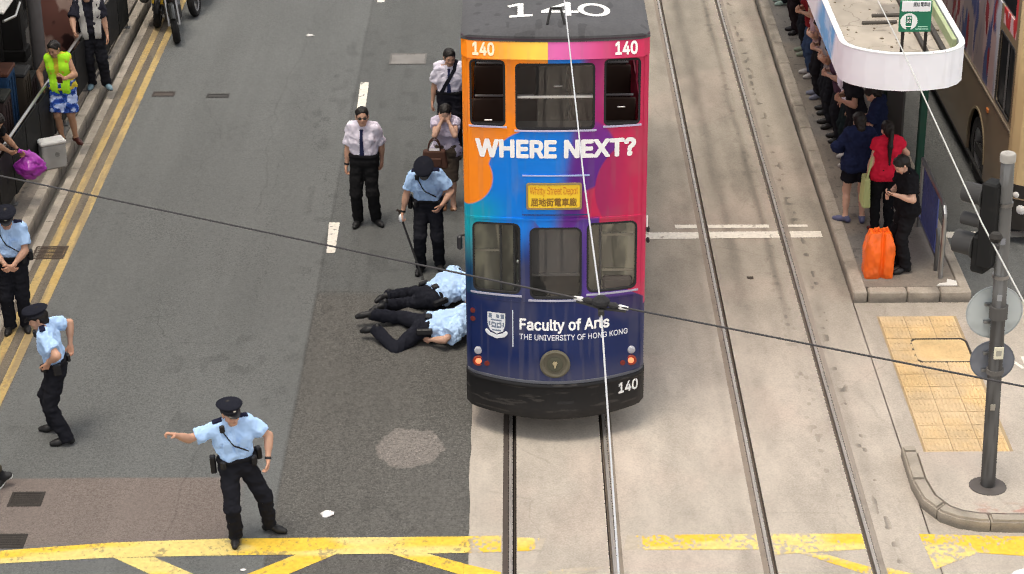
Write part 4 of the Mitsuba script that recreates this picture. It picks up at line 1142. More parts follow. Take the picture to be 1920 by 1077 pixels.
scene['shop_wall'] = flat(shop_tone, 0.8)
shop = thing('shop_building', 'dark shopfront with stone columns and an awning behind the left railing', 'building')
f = sbox(20, 0.1, 60, 7.5)
ops = [sbox(24.2 + i * 2.6, 0.3, 26.4 + i * 2.6, 2.75) for i in range(10)]
m = prism(f.difference(union_all(ops)), 0, 0.3); v = m.vertices
m.vertices = np.column_stack([-8.55 + v[:, 2] - 0.3, v[:, 0], v[:, 1]])
obj(shop, 'wall', m, 'shop_wall', smooth=False)
obj(shop, 'inside', bx(-11.5, -11.4, 20, 60, 0.1, 3.0), 'vc_rough', (0.02, 0.018, 0.016), smooth=False)
obj(shop, 'ceiling', bx(-11.5, -8.85, 20, 60, 2.8, 2.9), 'vc_rough', (0.03, 0.03, 0.03), smooth=False)
for i in range(10):
    y = 25.3 + i * 2.6
    k = obj(shop, 'display_window', bx(-8.74, -8.70, y - 1.1, y + 1.1, 0.30, 0.40), 'vc_rough', (0.03, 0.03, 0.03), smooth=False)
    obj(k, 'mullion', bx(-8.74, -8.69, y - 0.02, y + 0.02, 0.40, 2.75), 'vc_metal', (0.12, 0.11, 0.10), smooth=False)
    obj(k, 'pane', bx(-8.715, -8.71, y - 1.1, y + 1.1, 0.40, 2.75), 'dark_glass', smooth=False)
for y in (29.4, 32.0, 34.6, 37.2):
    c = obj(shop, 'column', box(-8.40, y, 1.45, 0.34, 0.34, 2.7, 0.03), 'shop_wall')
    obj(c, 'base', box(-8.40, y, 0.24, 0.42, 0.42, 0.22, 0.02), 'shop_wall')
obj(shop, 'awning', bx(-8.55, -7.62, 26.0, 44.0, 2.95, 3.03), 'vc_rough', (0.06, 0.06, 0.06), smooth=False)
obj(shop, 'awning_valance', bx(-7.64, -7.61, 26.0, 44.0, 2.78, 2.95), 'vc_rough', (0.05, 0.045, 0.042), smooth=False)
obj(shop, 'signboard', bx(-8.54, -8.46, 26.0, 44.0, 3.2, 4.0), 'vc_rough', (0.10, 0.03, 0.025), smooth=False)

lp_ = thing('street_post', 'grey steel post behind the railing, left of the man in the lime vest', 'post')
obj(lp_, 'shaft', tube([(-7.50, 32.4, 0.148), (-7.50, 32.4, 5.5)], 0.11, 14), 'vc_rough', (0.12, 0.11, 0.11), smooth=True)
obj(lp_, 'foot', tube([(-7.50, 32.4, 0.148), (-7.50, 32.4, 0.45)], 0.14, 14), 'vc_rough', (0.09, 0.085, 0.085))


def poster_tone(p, n, uv):
    a = fbm(p.y * 5, p.z * 2.6, 3, 3)
    b = fbm(p.y * 7, p.z * 3.5, 11, 3)
    c = mix((0.20, 0.085, 0.065), (0.46, 0.31, 0.25), smoothstep(0.45, 0.6, a))
    c = mix(c, (0.045, 0.02, 0.018), smoothstep(0.55, 0.66, b))
    return c


scene['poster_print'] = flat(poster_tone, 0.6)
po = thing('poster_board', 'tall reddish brown advertising board standing behind the man in the lime vest', 'poster')
m = box(0, 0, 0, 0.05, 0.95, 1.75, 0.005).apply_transform(trimesh.transformations.rotation_matrix(-0.9, (0, 0, 1))).apply_translation((-7.38, 33.35, 1.10))
obj(po, 'print', m, 'poster_print', smooth=False)
for s in (-1, 1):
    q = np.array([-7.38 + s * 0.48 * math.sin(0.9), 33.35 + s * 0.48 * math.cos(0.9)])
    obj(po, 'frame_post', tube([(q[0], q[1], 0.148), (q[0], q[1], 2.02)], 0.02), 'vc_rough', (0.30, 0.26, 0.22))

bd = thing('white_signboard', 'corner of a white board under the awning at the top left edge', 'signboard')
obj(bd, 'panel', box(-7.52, 30.3, 2.46, 0.30, 0.75, 0.035, 0.008).apply_transform(trimesh.transformations.rotation_matrix(0.25, (0, 1, 0), (-7.52, 30.3, 2.46))), 'vc_rough', (0.55, 0.54, 0.51))
obj(bd, 'frame', tube([(-7.40, 29.95, 2.30), (-7.30, 30.3, 2.27), (-7.30, 30.65, 2.36)], 0.02), 'vc_metal', (0.5, 0.5, 0.48))
for dy in (-0.3, 0.3):
    obj(bd, 'hanger', tube([(-7.62, 30.3 + dy, 2.48), (-7.62, 30.3 + dy, 2.95)], 0.008), 'vc_rough', (0.08, 0.08, 0.08))

bar = random.Random(11)
tones = [(0.10, 0.04, 0.025), (0.015, 0.05, 0.12), (0.035, 0.035, 0.035), (0.07, 0.055, 0.04), (0.02, 0.022, 0.02), (0.045, 0.03, 0.03)]
where = [(-7.62, 28.2, 0.55, 0.6), (-7.70, 28.95, 0.50, 0.9), (-7.60, 29.65, 0.45, 1.1), (-7.68, 30.35, 0.5, 1.25), (-7.60, 31.0, 0.42, 1.0), (-7.66, 31.6, 0.45, 0.7), (-7.70, 33.9, 0.5, 0.9), (-7.65, 34.6, 0.5, 1.2)]
names = ['dark crate stack behind the railing nearest the person in black', 'bundle of black sacking behind the railing, second from the left edge', 'dark upright case behind the railing with a brown lid', 'tall dark cabinet behind the railing beside the lime vest man', 'brown upright case behind the railing, next to the tall cabinet', 'low dark case behind the railing near the grey post', 'dark case behind the poster board', 'tall dark case behind the man in the waistcoat']
for i, ((x, y, w, h), lab) in enumerate(zip(where, names)):
    k = thing('storage_case', lab, 'case')
    obj(k, 'body', box(x, y, 0.148 + h / 2, 0.42, w, h, 0.02), 'vc_rough', tones[(i * 2 + 1) % 6])
    obj(k, 'lid', box(x, y, 0.148 + h + 0.03, 0.45, w + 0.03, 0.06, 0.015), 'vc_rough', tones[(i * 2) % 6])
    for q in range(3):
        obj(k, 'rib', box(x + 0.215, y - w / 2 + w * (q + 0.5) / 3, 0.148 + h / 2, 0.02, 0.035, h * 0.9, 0.005), 'vc_rough', tuple(0.7 * c for c in tones[(i * 2 + 1) % 6]))

fb = thing('foam_box', 'dirty white polystyrene box standing on edge on the kerb by the vest man', 'box')
R = trimesh.transformations.rotation_matrix(0.50, (0, 0, 1), (-6.84, 29.72, 0))
obj(fb, 'body', box(-6.84, 29.72, 0.335, 0.36, 0.24, 0.37, 0.02).apply_transform(R), 'vc_rough', (0.36, 0.36, 0.345))
obj(fb, 'lid', box(-6.84, 29.72, 0.545, 0.39, 0.26, 0.05, 0.015).apply_transform(R), 'vc_rough', (0.55, 0.55, 0.53))
obj(fb, 'stamp', revolve([(0, 0), (0.035, 0), (0.035, 0.006), (0.02, 0.006), (0.015, 0.002), (0, 0.002)], 18, (-6.80, 29.597, 0.37), (0, -1, 0)).apply_transform(R), 'vc_rough', (0.22, 0.22, 0.21))
rub = thing('plastic_bag', 'small crumpled clear and blue plastic bag beside the foam box', 'bag')
m = trimesh.creation.icosphere(3, 0.075)
m.vertices = m.vertices * (1, 1, 0.8) + m.vertex_normals * (0.06 * (meshkit.fbm(m.vertices * 22, 3, 4) - 0.5))[:, None]
m.apply_translation((-7.02, 29.45, 0.20))
obj(rub, None, m, 'vc_gloss', (0.16, 0.17, 0.30), smooth=True)


def motorcycle(x, y, face, label, tank, plate, dirt_=0):
    k = thing('motorcycle', label, 'motorcycle', 'motorcycles parked at the kerb')
    M = trimesh.transformations.translation_matrix((x, y, 0)) @ trimesh.transformations.rotation_matrix(math.radians(face), (0, 0, 1)) @ trimesh.transformations.rotation_matrix(0.10, (0, 1, 0))
    def put(name, m, c, b='vc_gloss', par=k, **kw):
        m.apply_transform(M)
        return obj(par, name, m, b, c, **kw)
    dk = (0.012, 0.012, 0.013)
    for wy, nm in ((-0.68, 'rear_wheel'), (0.70, 'front_wheel')):
        w = put(nm, revolve([(0.22, -0.05), (0.275, -0.062), (0.305, -0.035), (0.312, 0), (0.305, 0.035), (0.275, 0.062), (0.22, 0.05)], 32, (0, wy, 0.312), (1, 0, 0)), (0.014, 0.014, 0.015), 'vc_rough')
        put('rim', revolve([(0.19, -0.035), (0.225, -0.045), (0.225, 0.045), (0.19, 0.035)], 28, (0, wy, 0.312), (1, 0, 0)), (0.35, 0.35, 0.36), 'vc_metal', w)
        put('hub', revolve([(0, -0.07), (0.05, -0.07), (0.05, 0.07), (0, 0.07)], 16, (0, wy, 0.312), (1, 0, 0)), (0.3, 0.3, 0.3), 'vc_metal', w)
        put('spokes', trimesh.util.concatenate([tube([(0, wy + 0.05 * math.cos(a), 0.312 + 0.05 * math.sin(a)), (0, wy + 0.20 * math.cos(a), 0.312 + 0.20 * math.sin(a))], 0.014, 6) for a in np.arange(5) * 1.2566]), (0.28, 0.28, 0.28), 'vc_metal', w)
    arc = [(-0.68 + 0.36 * math.cos(a), 0.312 + 0.36 * math.sin(a)) for a in np.linspace(0.9, 3.0, 12)]
    put('mudguard', tube([(0, a, b) for a, b in arc], 0.055), dk)
    arc = [(0.70 + 0.35 * math.cos(a), 0.312 + 0.35 * math.sin(a)) for a in np.linspace(0.6, 2.3, 10)]
    put('mudguard', tube([(0, a, b) for a, b in arc], 0.05), tank)
    put('engine', box(0, 0.02, 0.40, 0.30, 0.42, 0.34, 0.06), (0.10, 0.10, 0.105), 'vc_metal')
    put('tank', trimesh.creation.icosphere(3, 1.0).apply_scale((0.15, 0.27, 0.13)).apply_translation((0, 0.16, 0.78)), tank, smooth=True)
    put('seat', box(0, -0.34, 0.78, 0.24, 0.68, 0.10, 0.045), dk, 'vc_rough')
    put('tail', box(0, -0.74, 0.76, 0.20, 0.22, 0.12, 0.04), tank)
    put('tail_light', box(0, -0.86, 0.75, 0.14, 0.03, 0.06, 0.01), (0.35, 0.02, 0.02))
    for s in (-1, 1):
        put('fork', tube([(s * 0.09, 0.70, 0.31), (s * 0.09, 0.46, 0.98)], 0.022), (0.4, 0.4, 0.4), 'vc_metal')
        put('swing_arm', tube([(s * 0.08, -0.68, 0.31), (s * 0.10, -0.1, 0.38)], 0.025), (0.15, 0.15, 0.15), 'vc_metal')
        put('shock', tube([(s * 0.12, -0.60, 0.36), (s * 0.12, -0.45, 0.72)], 0.028), (0.3, 0.3, 0.3), 'vc_metal')
        put('indicator', box(s * 0.20, -0.80, 0.66, 0.09, 0.05, 0.05, 0.015), (0.75, 0.30, 0.03))
        mi_ = put('mirror', box(s * 0.36, 0.38, 1.20, 0.14, 0.03, 0.09, 0.012), dk)
        put('mirror_stem', tube([(s * 0.27, 0.42, 1.03), (s * 0.34, 0.39, 1.17)], 0.008), dk, 'vc_gloss', mi_)
        put('grip', tube([(s * 0.24, 0.40, 1.00), (s * 0.37, 0.34, 1.00)], 0.018), dk, 'vc_rough')
    put('handlebar', tube([(-0.26, 0.40, 1.0), (-0.1, 0.46, 0.99), (0.1, 0.46, 0.99), (0.26, 0.40, 1.0)], 0.013), (0.35, 0.35, 0.35), 'vc_metal')
    put('headlight', revolve([(0, -0.08), (0.07, -0.06), (0.09, 0.0), (0.08, 0.03), (0, 0.045)], 24, (0, 0.58, 0.92), (0, 1, 0)), (0.5, 0.5, 0.5))
    put('exhaust', tube([(0.17, 0.05, 0.30), (0.18, -0.25, 0.28), (0.19, -0.40, 0.33), (0.20, -0.85, 0.42)], [0.025, 0.03, 0.05, 0.05]), (0.30, 0.30, 0.31), 'vc_metal')
    pl_ = put('number_plate', box(0, -0.91, 0.56, 0.20, 0.012, 0.13, 0.006), plate, 'vc_plain')
    put('pannier', box(-0.24, -0.62, 0.60, 0.16, 0.36, 0.30, 0.04), (0.24, 0.245, 0.25) if dirt_ else (0.03, 0.03, 0.03))
    return k


motorcycle(-6.00, 36.50, 190, 'black motorcycle nearest the camera by the left kerb, its tyre on the yellow line', (0.014, 0.016, 0.016), (0.80, 0.52, 0.06))
motorcycle(-5.70, 38.0, 176, 'black motorcycle with a grey pannier, further out in the road', (0.03, 0.03, 0.032), (0.80, 0.55, 0.10), 1)
motorcycle(-6.40, 37.35, 4, 'motorcycle with a yellow plate between the black motorcycle and the kerb', (0.02, 0.02, 0.02), (0.62, 0.40, 0.03))

# ================================================================ people: one continuous body each, with clothes as parts
def nrm(v):
    v = np.asarray(v, float)
    return v / (np.linalg.norm(v) + 1e-12)


def smin(a, b, k):
    h = np.maximum(k - np.abs(a - b), 0) / k
    return np.minimum(a, b) - h * h * k * 0.25


class Field:
    """A body or a garment as a smooth union of tapered capsules."""
    def __init__(self): self.prims, self.cuts = [], []

    def cap(self, a, b, ra, rb=None, k=0.035, squash=None, flat=False):
        a, b = np.asarray(a, float), np.asarray(b, float)
        rb = ra if rb is None else rb
        if np.linalg.norm(b - a) < 1e-6: b = b + np.array([0, 0, 1e-4])
        self.prims.append((a, b, ra, rb, k, squash, flat))

    def cut(self, point, normal): self.cuts.append((np.asarray(point, float), nrm(normal)))

    @staticmethod
    def dist(prim, p):
        a, b, ra, rb, k, sq, flat = prim
        pa, ba = p - a, b - a
        s = 1.0
        raw = pa
        if sq is not None:
            e, q = sq
            pa = pa + (pa @ e)[..., None] * e * (1 / q - 1)
            ba = ba + (ba @ e) * e * (1 / q - 1)
            s = 0.5 * (1 + q)
        t = np.clip((pa @ ba) / (ba @ ba), 0, 1)
        d = (np.linalg.norm(pa - t[..., None] * ba, axis=-1) - (ra + (rb - ra) * t)) * s
        if flat:
            n = nrm(b - a)
            d = np.maximum(d, raw @ n - np.linalg.norm(b - a))
        return d

    def __call__(self, p):
        p = np.asarray(p, float)
        out = np.full(p.shape[:-1], 9.0)
        for pr in self.prims: out = smin(out, self.dist(pr, p), pr[4])
        for c, n in self.cuts: out = np.maximum(out, (p - c) @ n)
        return out

    def grad(self, p, e=0.004):
        return nrm_rows(np.stack([self(p + d) - self(p - d) for d in np.eye(3) * e], -1))

    def mesh(self, h):
        lo = np.min([np.minimum(a, b) - max(ra, rb) for a, b, ra, rb, *_ in self.prims], 0) - 3 * h
        hi = np.max([np.maximum(a, b) + max(ra, rb) for a, b, ra, rb, *_ in self.prims], 0) + 3 * h
        n = np.ceil((hi - lo) / h).astype(int) + 1
        F = np.full(n, 0.5, np.float32)
        ax = [lo[i] + h * np.arange(n[i]) for i in range(3)]
        for pr in self.prims:
            a, b, ra, rb, k, *_ = pr
            pad = max(ra, rb) + k + 2 * h
            i0 = np.maximum(np.floor((np.minimum(a, b) - pad - lo) / h).astype(int), 0)
            i1 = np.minimum(np.ceil((np.maximum(a, b) + pad - lo) / h).astype(int) + 1, n)
            g = np.stack(np.meshgrid(*[ax[i][i0[i]:i1[i]] for i in range(3)], indexing='ij'), -1)
            s = tuple(slice(i0[i], i1[i]) for i in range(3))
            F[s] = smin(F[s], self.dist(pr, g), k)
        for c, nn in self.cuts:
            F = np.maximum(F, ((ax[0] - c[0]) * nn[0])[:, None, None] + ((ax[1] - c[1]) * nn[1])[None, :, None] + ((ax[2] - c[2]) * nn[2])[None, None, :])
        return surface_nets(F, lo, h)


def nrm_rows(v): return v / (np.linalg.norm(v, axis=-1, keepdims=True) + 1e-12)


def surface_nets(F, lo, h):
    ins = F < 0
    n = np.array(F.shape)
    c = np.zeros(n - 1, np.int8)
    for d in np.ndindex(2, 2, 2): c += ins[d[0]:n[0] - 1 + d[0], d[1]:n[1] - 1 + d[1], d[2]:n[2] - 1 + d[2]]
    I = np.argwhere((c > 0) & (c < 8))
    if len(I) == 0: return trimesh.Trimesh()
    idx = np.full(n - 1, -1, np.int64)
    idx[tuple(I.T)] = np.arange(len(I))
    acc, cnt = np.zeros((len(I), 3)), np.zeros(len(I))
    corner = {d: F[tuple((I + d).T)] for d in np.ndindex(2, 2, 2)}
    for d0 in np.ndindex(2, 2, 2):
        for k in range(3):
            if d0[k]: continue
            d1 = list(d0); d1[k] = 1
            f0, f1 = corner[d0], corner[tuple(d1)]
            on = (f0 < 0) != (f1 < 0)
            t = np.clip(f0 / np.where(on, f0 - f1, 1), 0, 1)
            p = np.tile(np.array(d0, float), (len(I), 1)); p[:, k] += t
            acc += np.where(on[:, None], p, 0); cnt += on
    v = lo + h * (I + acc / np.maximum(cnt, 1)[:, None])
    fs = []
    for k in range(3):
        a = [slice(None)] * 3; b = [slice(None)] * 3
        a[k], b[k] = slice(0, -1), slice(1, None)
        flip = ins[tuple(a)] != ins[tuple(b)]
        E = np.argwhere(flip)
        u, w = (k + 1) % 3, (k + 2) % 3
        E = E[(E[:, u] > 0) & (E[:, w] > 0)]
        du, dw = np.eye(3, dtype=int)[u], np.eye(3, dtype=int)[w]
        ok = np.all([(E[:, j] < n[j] - 1) for j in range(3)], 0)
        E = E[ok]
        q = np.stack([idx[tuple((E - s).T)] for s in (du + dw, dw, 0 * du, du)], 1)
        s = ins[tuple(E.T)]
        q = np.where(s[:, None], q, q[:, ::-1])
        q = q[(q >= 0).all(1)]
        fs += [q[:, [0, 1, 2]], q[:, [0, 2, 3]]]
    return trimesh.Trimesh(v, np.vstack(fs), process=False)


def rotz(a): return trimesh.transformations.rotation_matrix(math.radians(a), (0, 0, 1))[:3, :3]
def rotax(axis, a): return trimesh.transformations.rotation_matrix(math.radians(a), axis)[:3, :3]


def two_bone(a, t, l1, l2, pole):
    d = t - a
    L = np.linalg.norm(d)
    if L > 0.995 * (l1 + l2): d *= 0.995 * (l1 + l2) / L; L = 0.995 * (l1 + l2); t = a + d
    x = (l1 * l1 - l2 * l2 + L * L) / (2 * L)
    y = math.sqrt(max(l1 * l1 - x * x, 0))
    e = d / L
    q = pole - e * (pole @ e)
    return a + e * x + nrm(q) * y, t


SKIN = {'pale': (0.56, 0.345, 0.25), 'mid': (0.49, 0.285, 0.195), 'tan': (0.40, 0.225, 0.14)}
pseed = [0]


def person(pos, face, label, h=1.72, z=0.0, female=False, skin='mid', pose=None, top=None, bottom=None, shoes=(0.012, 0.012, 0.013), hair=None, cap=None,
           police=False, tie=None, strap=None, belt=None, glasses=False, watch=None, extra=None, group=None, root=None, res=0.0125):
    """pos: where the figure stands; face: degrees anticlockwise from +y; pose: wrists, ankles, lean and head in the figure's own frame (x right, y ahead, z up)."""
    pseed[0] += 1
    seed = pseed[0]
    ps = dict(lean=0, side=0, twist=0, pelvis=(0, 0, 0), head=(0, 0, 0), rh=(0.240, 0.04, 0.82), lh=(-0.240, 0.04, 0.82), re=(0.4, -1, 0), le=(-0.4, -1, 0),
              rf=(0.10, 0.0, 0.075), lf=(-0.10, 0.0, 0.075), ryaw=-12, lyaw=12, rk=(0.1, 1, 0), lk=(-0.1, 1, 0), rcurl=28, lcurl=28, rpoint=False, rn=None, ln=None, rpitch=0, lpitch=0, rdir=None, ldir=None)
    ps.update(pose or {})
    S = h / 1.74
    X3, Y3, Z3 = np.eye(3)
    key = thing('person', label, 'person', group)
    M = rotz(face) if root is None else root
    base = np.array([pos[0], pos[1], z])

    def world(m):
        m = m.copy()
        m.vertices = (m.vertices * S) @ M.T + base
        return m

    # targets given in the street's own metres
    for q in ('rh', 'lh', 'rf', 'lf'):
        if 'w' + q in ps: ps[q] = ((np.array(ps['w' + q], float) - base) @ M) / S
    # skeleton (metres of a 1.74 m person)
    Pv = np.array([0, 0, 0.935]) + np.array(ps['pelvis'])
    R = rotz(ps['twist']) @ rotax(X3, -ps['lean']) @ rotax(Y3, ps['side'])
    r, f, u = R @ X3, R @ Y3, R @ Z3
    Rp = rotz(ps['twist'] * 0.4) @ rotax(X3, -0.4 * ps['lean']) @ rotax(Y3, 0.5 * ps['side'])
    pr, pf, pu = Rp @ X3, Rp @ Y3, Rp @ Z3
    W = 0.92 if female else 1.0
    hips = {s: Pv + pr * 0.085 * s - pu * 0.03 for s in (1, -1)}
    waist = Pv + 0.5 * (u + pu) * 0.14
    chest = waist + u * 0.17
    neck = waist + u * 0.36
    sh = {s: waist + u * 0.315 + r * s * 0.163 * W - f * 0.01 for s in (1, -1)}
    wr = {1: np.array(ps['rh'], float), -1: np.array(ps['lh'], float)}
    el, kn, an = {}, {}, {}
    for s, ek in ((1, 're'), (-1, 'le')):
        el[s], wr[s] = two_bone(sh[s], wr[s], 0.285, 0.250, np.array(ps[ek], float))
    for s, fk, kk in ((1, 'rf', 'rk'), (-1, 'lf', 'lk')):
        a = np.array(ps[fk], float)
        if len(a) == 2: a = np.append(a, 0.075)
        kn[s], an[s] = two_bone(hips[s], a, 0.425, 0.425, np.array(ps[kk], float))
    hy, hp, hr = ps['head']
    Hh = R @ rotz(hy) @ rotax(X3, -hp) @ rotax(Y3, hr)
    hx, hf, hu = Hh @ X3, Hh @ Y3, Hh @ Z3
    hc = neck + 0.5 * (u + hu) * 0.115 + f * 0.015 + hf * 0.012          # ear height, middle of the head
    hw = lambda x, y, zz: hc + hx * x + hf * y + hu * zz                    # noqa: E731

    def trunk(F, g, low=True):
        if low:
            F.cap(Pv - pr * 0.075, Pv + pr * 0.075, 0.108 + g, k=0.06, squash=(pf, 0.88))
        F.cap(waist - r * 0.062 * W, waist + r * 0.062 * W, 0.098 * W + g, k=0.08, squash=(f, 0.92))
        F.cap(chest - r * 0.085 * W, chest + r * 0.085 * W, 0.108 * W + g, k=0.08, squash=(f, 0.90))
        if female: F.cap(chest - r * 0.07 + f * 0.055 - u * 0.005, chest + r * 0.07 + f * 0.055 - u * 0.005, 0.062 + g, k=0.05)
        F.cap(sh[-1] + r * 0.03, sh[1] - r * 0.03, 0.066 + 0.8 * g, k=0.06)
        F.cap(sh[1] - r * 0.02, neck + r * 0.03 + u * 0.01, 0.048 + 0.5 * g, k=0.05)
        F.cap(sh[-1] + r * 0.02, neck - r * 0.03 + u * 0.01, 0.048 + 0.5 * g, k=0.05)

    # the body
    B = Field()
    trunk(B, -0.004)
    B.cap(neck - u * 0.05, hc - hu * 0.055 - hf * 0.005, 0.054 * W, 0.050 * W, k=0.04)
    for s in (1, -1):
        B.cap(sh[s], el[s], 0.050 * W, 0.040 * W)
        B.cap(el[s], wr[s], 0.040 * W, 0.027 * W)
        B.cap(el[s] + 0.25 * (wr[s] - el[s]), el[s] + 0.45 * (wr[s] - el[s]), 0.042 * W, 0.036 * W)
        B.cap(hips[s], kn[s], 0.083, 0.056, k=0.05)
        B.cap(kn[s], an[s], 0.053, 0.036, k=0.05)
        mid = kn[s] + 0.3 * (an[s] - kn[s])
        B.cap(mid - f * 0.02, mid - f * 0.015 + 0.25 * (an[s] - kn[s]), 0.048, 0.038, k=0.04)
    foot = {}
    for s, yk in ((1, 'ryaw'), (-1, 'lyaw')):
        shin = nrm(an[s] - kn[s])
        yv = rotz(ps[yk]) @ np.array([0, 1.0, 0])
        pit = ps['rpitch' if s == 1 else 'lpitch']
        fy = nrm(yv * math.cos(math.radians(pit)) - Z3 * math.sin(math.radians(pit)))
        fu = nrm(np.cross(np.cross(fy, Z3), fy)) if abs(fy[2]) < 0.95 else nrm(-shin)
        foot[s] = (fy, fu)
        heel, ball = an[s] - fy * 0.045 - fu * 0.038, an[s] + fy * 0.115 - fu * 0.040
        B.cap(an[s], heel, 0.034, 0.027)
        B.cap(an[s] - fu * 0.01, ball, 0.034, 0.024)
        B.cap(ball, ball + fy * 0.045, 0.025, 0.018)
    body = B.mesh(res / S)
    # head, finer
    H = Field()
    H.cap(neck - u * 0.03, hc - hu * 0.05 - hf * 0.005, 0.053 * W, 0.050 * W, k=0.03)
    H.cap(hw(0, -0.018, 0.045), hw(0, 0.015, 0.050), 0.083, 0.078, k=0.03, squash=(hx, 0.90))
    H.cap(hw(0, 0.028, 0.0), hw(0, 0.042, -0.065), 0.066, 0.043, k=0.03, squash=(hx, 0.95))
    H.cap(hw(-0.022, 0.058, -0.085), hw(0.022, 0.058, -0.085), 0.022, k=0.03)
    H.cap(hw(-0.03, 0.080, 0.026), hw(0.03, 0.080, 0.026), 0.013, k=0.02)
    H.cap(hw(0, 0.092, 0.012), hw(0, 0.106, -0.024), 0.009, 0.013, k=0.014)
    H.cap(hw(-0.014, 0.094, -0.030), hw(0.014, 0.094, -0.030), 0.009, k=0.012)
    H.cap(hw(-0.016, 0.084, -0.055), hw(0.016, 0.084, -0.055), 0.010, k=0.012)
    for s in (1, -1):
        H.cap(hw(s * 0.078, -0.008, 0.018), hw(s * 0.076, -0.002, -0.025), 0.015, 0.010, k=0.012)
        H.cap(hw(s * 0.038, 0.070, -0.022), hw(s * 0.044, 0.060, -0.03), 0.022, k=0.03)
        H.cap(hw(s * 0.030, 0.080, 0.006), hw(s * 0.031, 0.080, 0.006), 0.0125, k=0.006)
    head = H.mesh(0.0075 / S)
    hands = []
    for s in (1, -1):
        d = nrm(wr[s] - el[s]) if ps['rdir' if s == 1 else 'ldir'] is None else nrm(np.array(ps['rdir' if s == 1 else 'ldir'], float))
        n = -r * s if ps['rn' if s == 1 else 'ln'] is None else np.array(ps['rn' if s == 1 else 'ln'], float)
        n = nrm(n - d * (n @ d))
        th = np.cross(d, n) * s
        Hd = Field()
        Hd.cap(wr[s] - d * 0.03, wr[s] + d * 0.012, 0.026, 0.025, k=0.02, squash=(n, 0.85))
        for q in (-0.027, -0.009, 0.009, 0.027):
            Hd.cap(wr[s] + d * 0.015 + th * q * 0.7, wr[s] + d * 0.080 + th * q, 0.016, 0.0125, k=0.014, squash=(n, 0.85))
        curl = ps['rcurl' if s == 1 else 'lcurl']
        for qi, (q, L) in enumerate(((0.028, 0.072), (0.0095, 0.080), (-0.0095, 0.074), (-0.027, 0.058))):
            c = curl + 5 * qi - 6
            if ps['rpoint'] and s == 1: c = 3 if qi == 0 else 12 if qi == 1 else 62
            p0, dd = wr[s] + d * 0.082 + th * q, d
            rad = 0.0092
            for seg, fr in enumerate((0.44, 0.32, 0.24)):
                dd = rotax(np.cross(d, n), c * (1.0 if seg else 0.7)) @ dd
                p1 = p0 + dd * L * fr
                Hd.cap(p0, p1, rad, rad - 0.0008, k=0.005)
                p0, rad = p1, rad - 0.0008
        t0 = wr[s] + d * 0.022 + th * 0.022
        t1 = t0 + nrm(th * 0.75 + d * 0.75 + n * 0.25) * 0.042
        t2 = t1 + nrm(th * 0.25 + d * 0.9 + n * 0.35) * 0.032
        t3 = t2 + nrm(d * 0.9 + n * 0.4) * 0.022
        Hd.cap(t0, t1, 0.014, 0.011, k=0.012); Hd.cap(t1, t2, 0.011, 0.010, k=0.006); Hd.cap(t2, t3, 0.010, 0.009, k=0.006)
        hands.append(Hd.mesh(0.0058 / S))
    tone = np.array(SKIN[skin])
    hv = head.vertices - hc
    lx, ly, lz = hv @ hx, hv @ hf, hv @ hu
    hcol = np.tile(tone, (len(hv), 1))
    def blend(mask, c): hcol[:] = hcol * (1 - mask[:, None]) + np.array(c) * mask[:, None]
    blend(0.5 * np.exp(-((np.abs(lx) - 0.04) / 0.02) ** 2 - ((lz + 0.022) / 0.022) ** 2) * (ly > 0.04), (tone[0] * 1.05, tone[1] * 0.8, tone[2] * 0.8))
    blend(np.exp(-((np.abs(lx) - 0.031) / 0.014) ** 2 - ((lz - 0.006) / 0.006) ** 2) * (ly > 0.06), (0.02, 0.015, 0.012))
    blend(0.9 * np.exp(-((np.abs(lx) - 0.032) / 0.017) ** 2 - ((lz - 0.030) / 0.006) ** 2) * (ly > 0.06), (0.03, 0.02, 0.016))
    blend(0.8 * np.exp(-(lx / 0.019) ** 2 - ((lz + 0.055) / 0.007) ** 2) * (ly > 0.06), (0.30, 0.10, 0.085))
    vs = [body, head, *hands]
    cols = [np.tile(tone, (len(body.vertices), 1)), hcol, *[np.tile(tone * (1.03, 0.96, 0.93), (len(m.vertices), 1)) for m in hands]]
    whole = trimesh.util.concatenate([trimesh.Trimesh(m.vertices, m.faces, process=False) for m in vs])
    cc = np.vstack(cols) * (0.95 + 0.1 * meshkit.noise(whole.vertices * 25, seed))[:, None]
    obj(key, 'body', world(whole), 'vc_skin', cc, smooth=True)

    def cloth(name, F, color, amp=0.014, freq=(13, 13, 9), hh=None, label=None, pattern=None, bs='vc_cloth'):
        m = F.mesh((hh or res) / S)
        nn = m.vertex_normals
        w = meshkit.fbm(m.vertices * np.array(freq), 3, seed) - 0.5
        w2 = 1 - 2 * np.abs(meshkit.fbm(m.vertices * np.array(freq) * 0.8 + 31, 2, seed + 9) - 0.5) * 2
        m.vertices = m.vertices + nn * (amp * (1.6 * w + 0.5 * (w2 - 0.6)))[:, None]
        c = np.tile(np.array(color, float), (len(m.vertices), 1)) if pattern is None else pattern(m.vertices)
        c = c * (0.93 + 0.14 * meshkit.fbm(m.vertices * 9, 2, seed + 3))[:, None]
        return obj(key, name, world(m), bs, c, smooth=True, label=label)

    def band(name, F, lo_, hi_, ax, c0, g, color, bs='vc_cloth'):
        """A band hugging the garment between two planes."""
        G = Field()
        G.prims = [(a, b, ra + g, rb + g, k, sq, False) for a, b, ra, rb, k, sq, fl in F.prims]
        G.cuts = [(c0 + ax * lo_, -ax), (c0 + ax * hi_, ax)]
        return obj(key, name, world(G.mesh(0.010 / S)), bs, color, smooth=True)

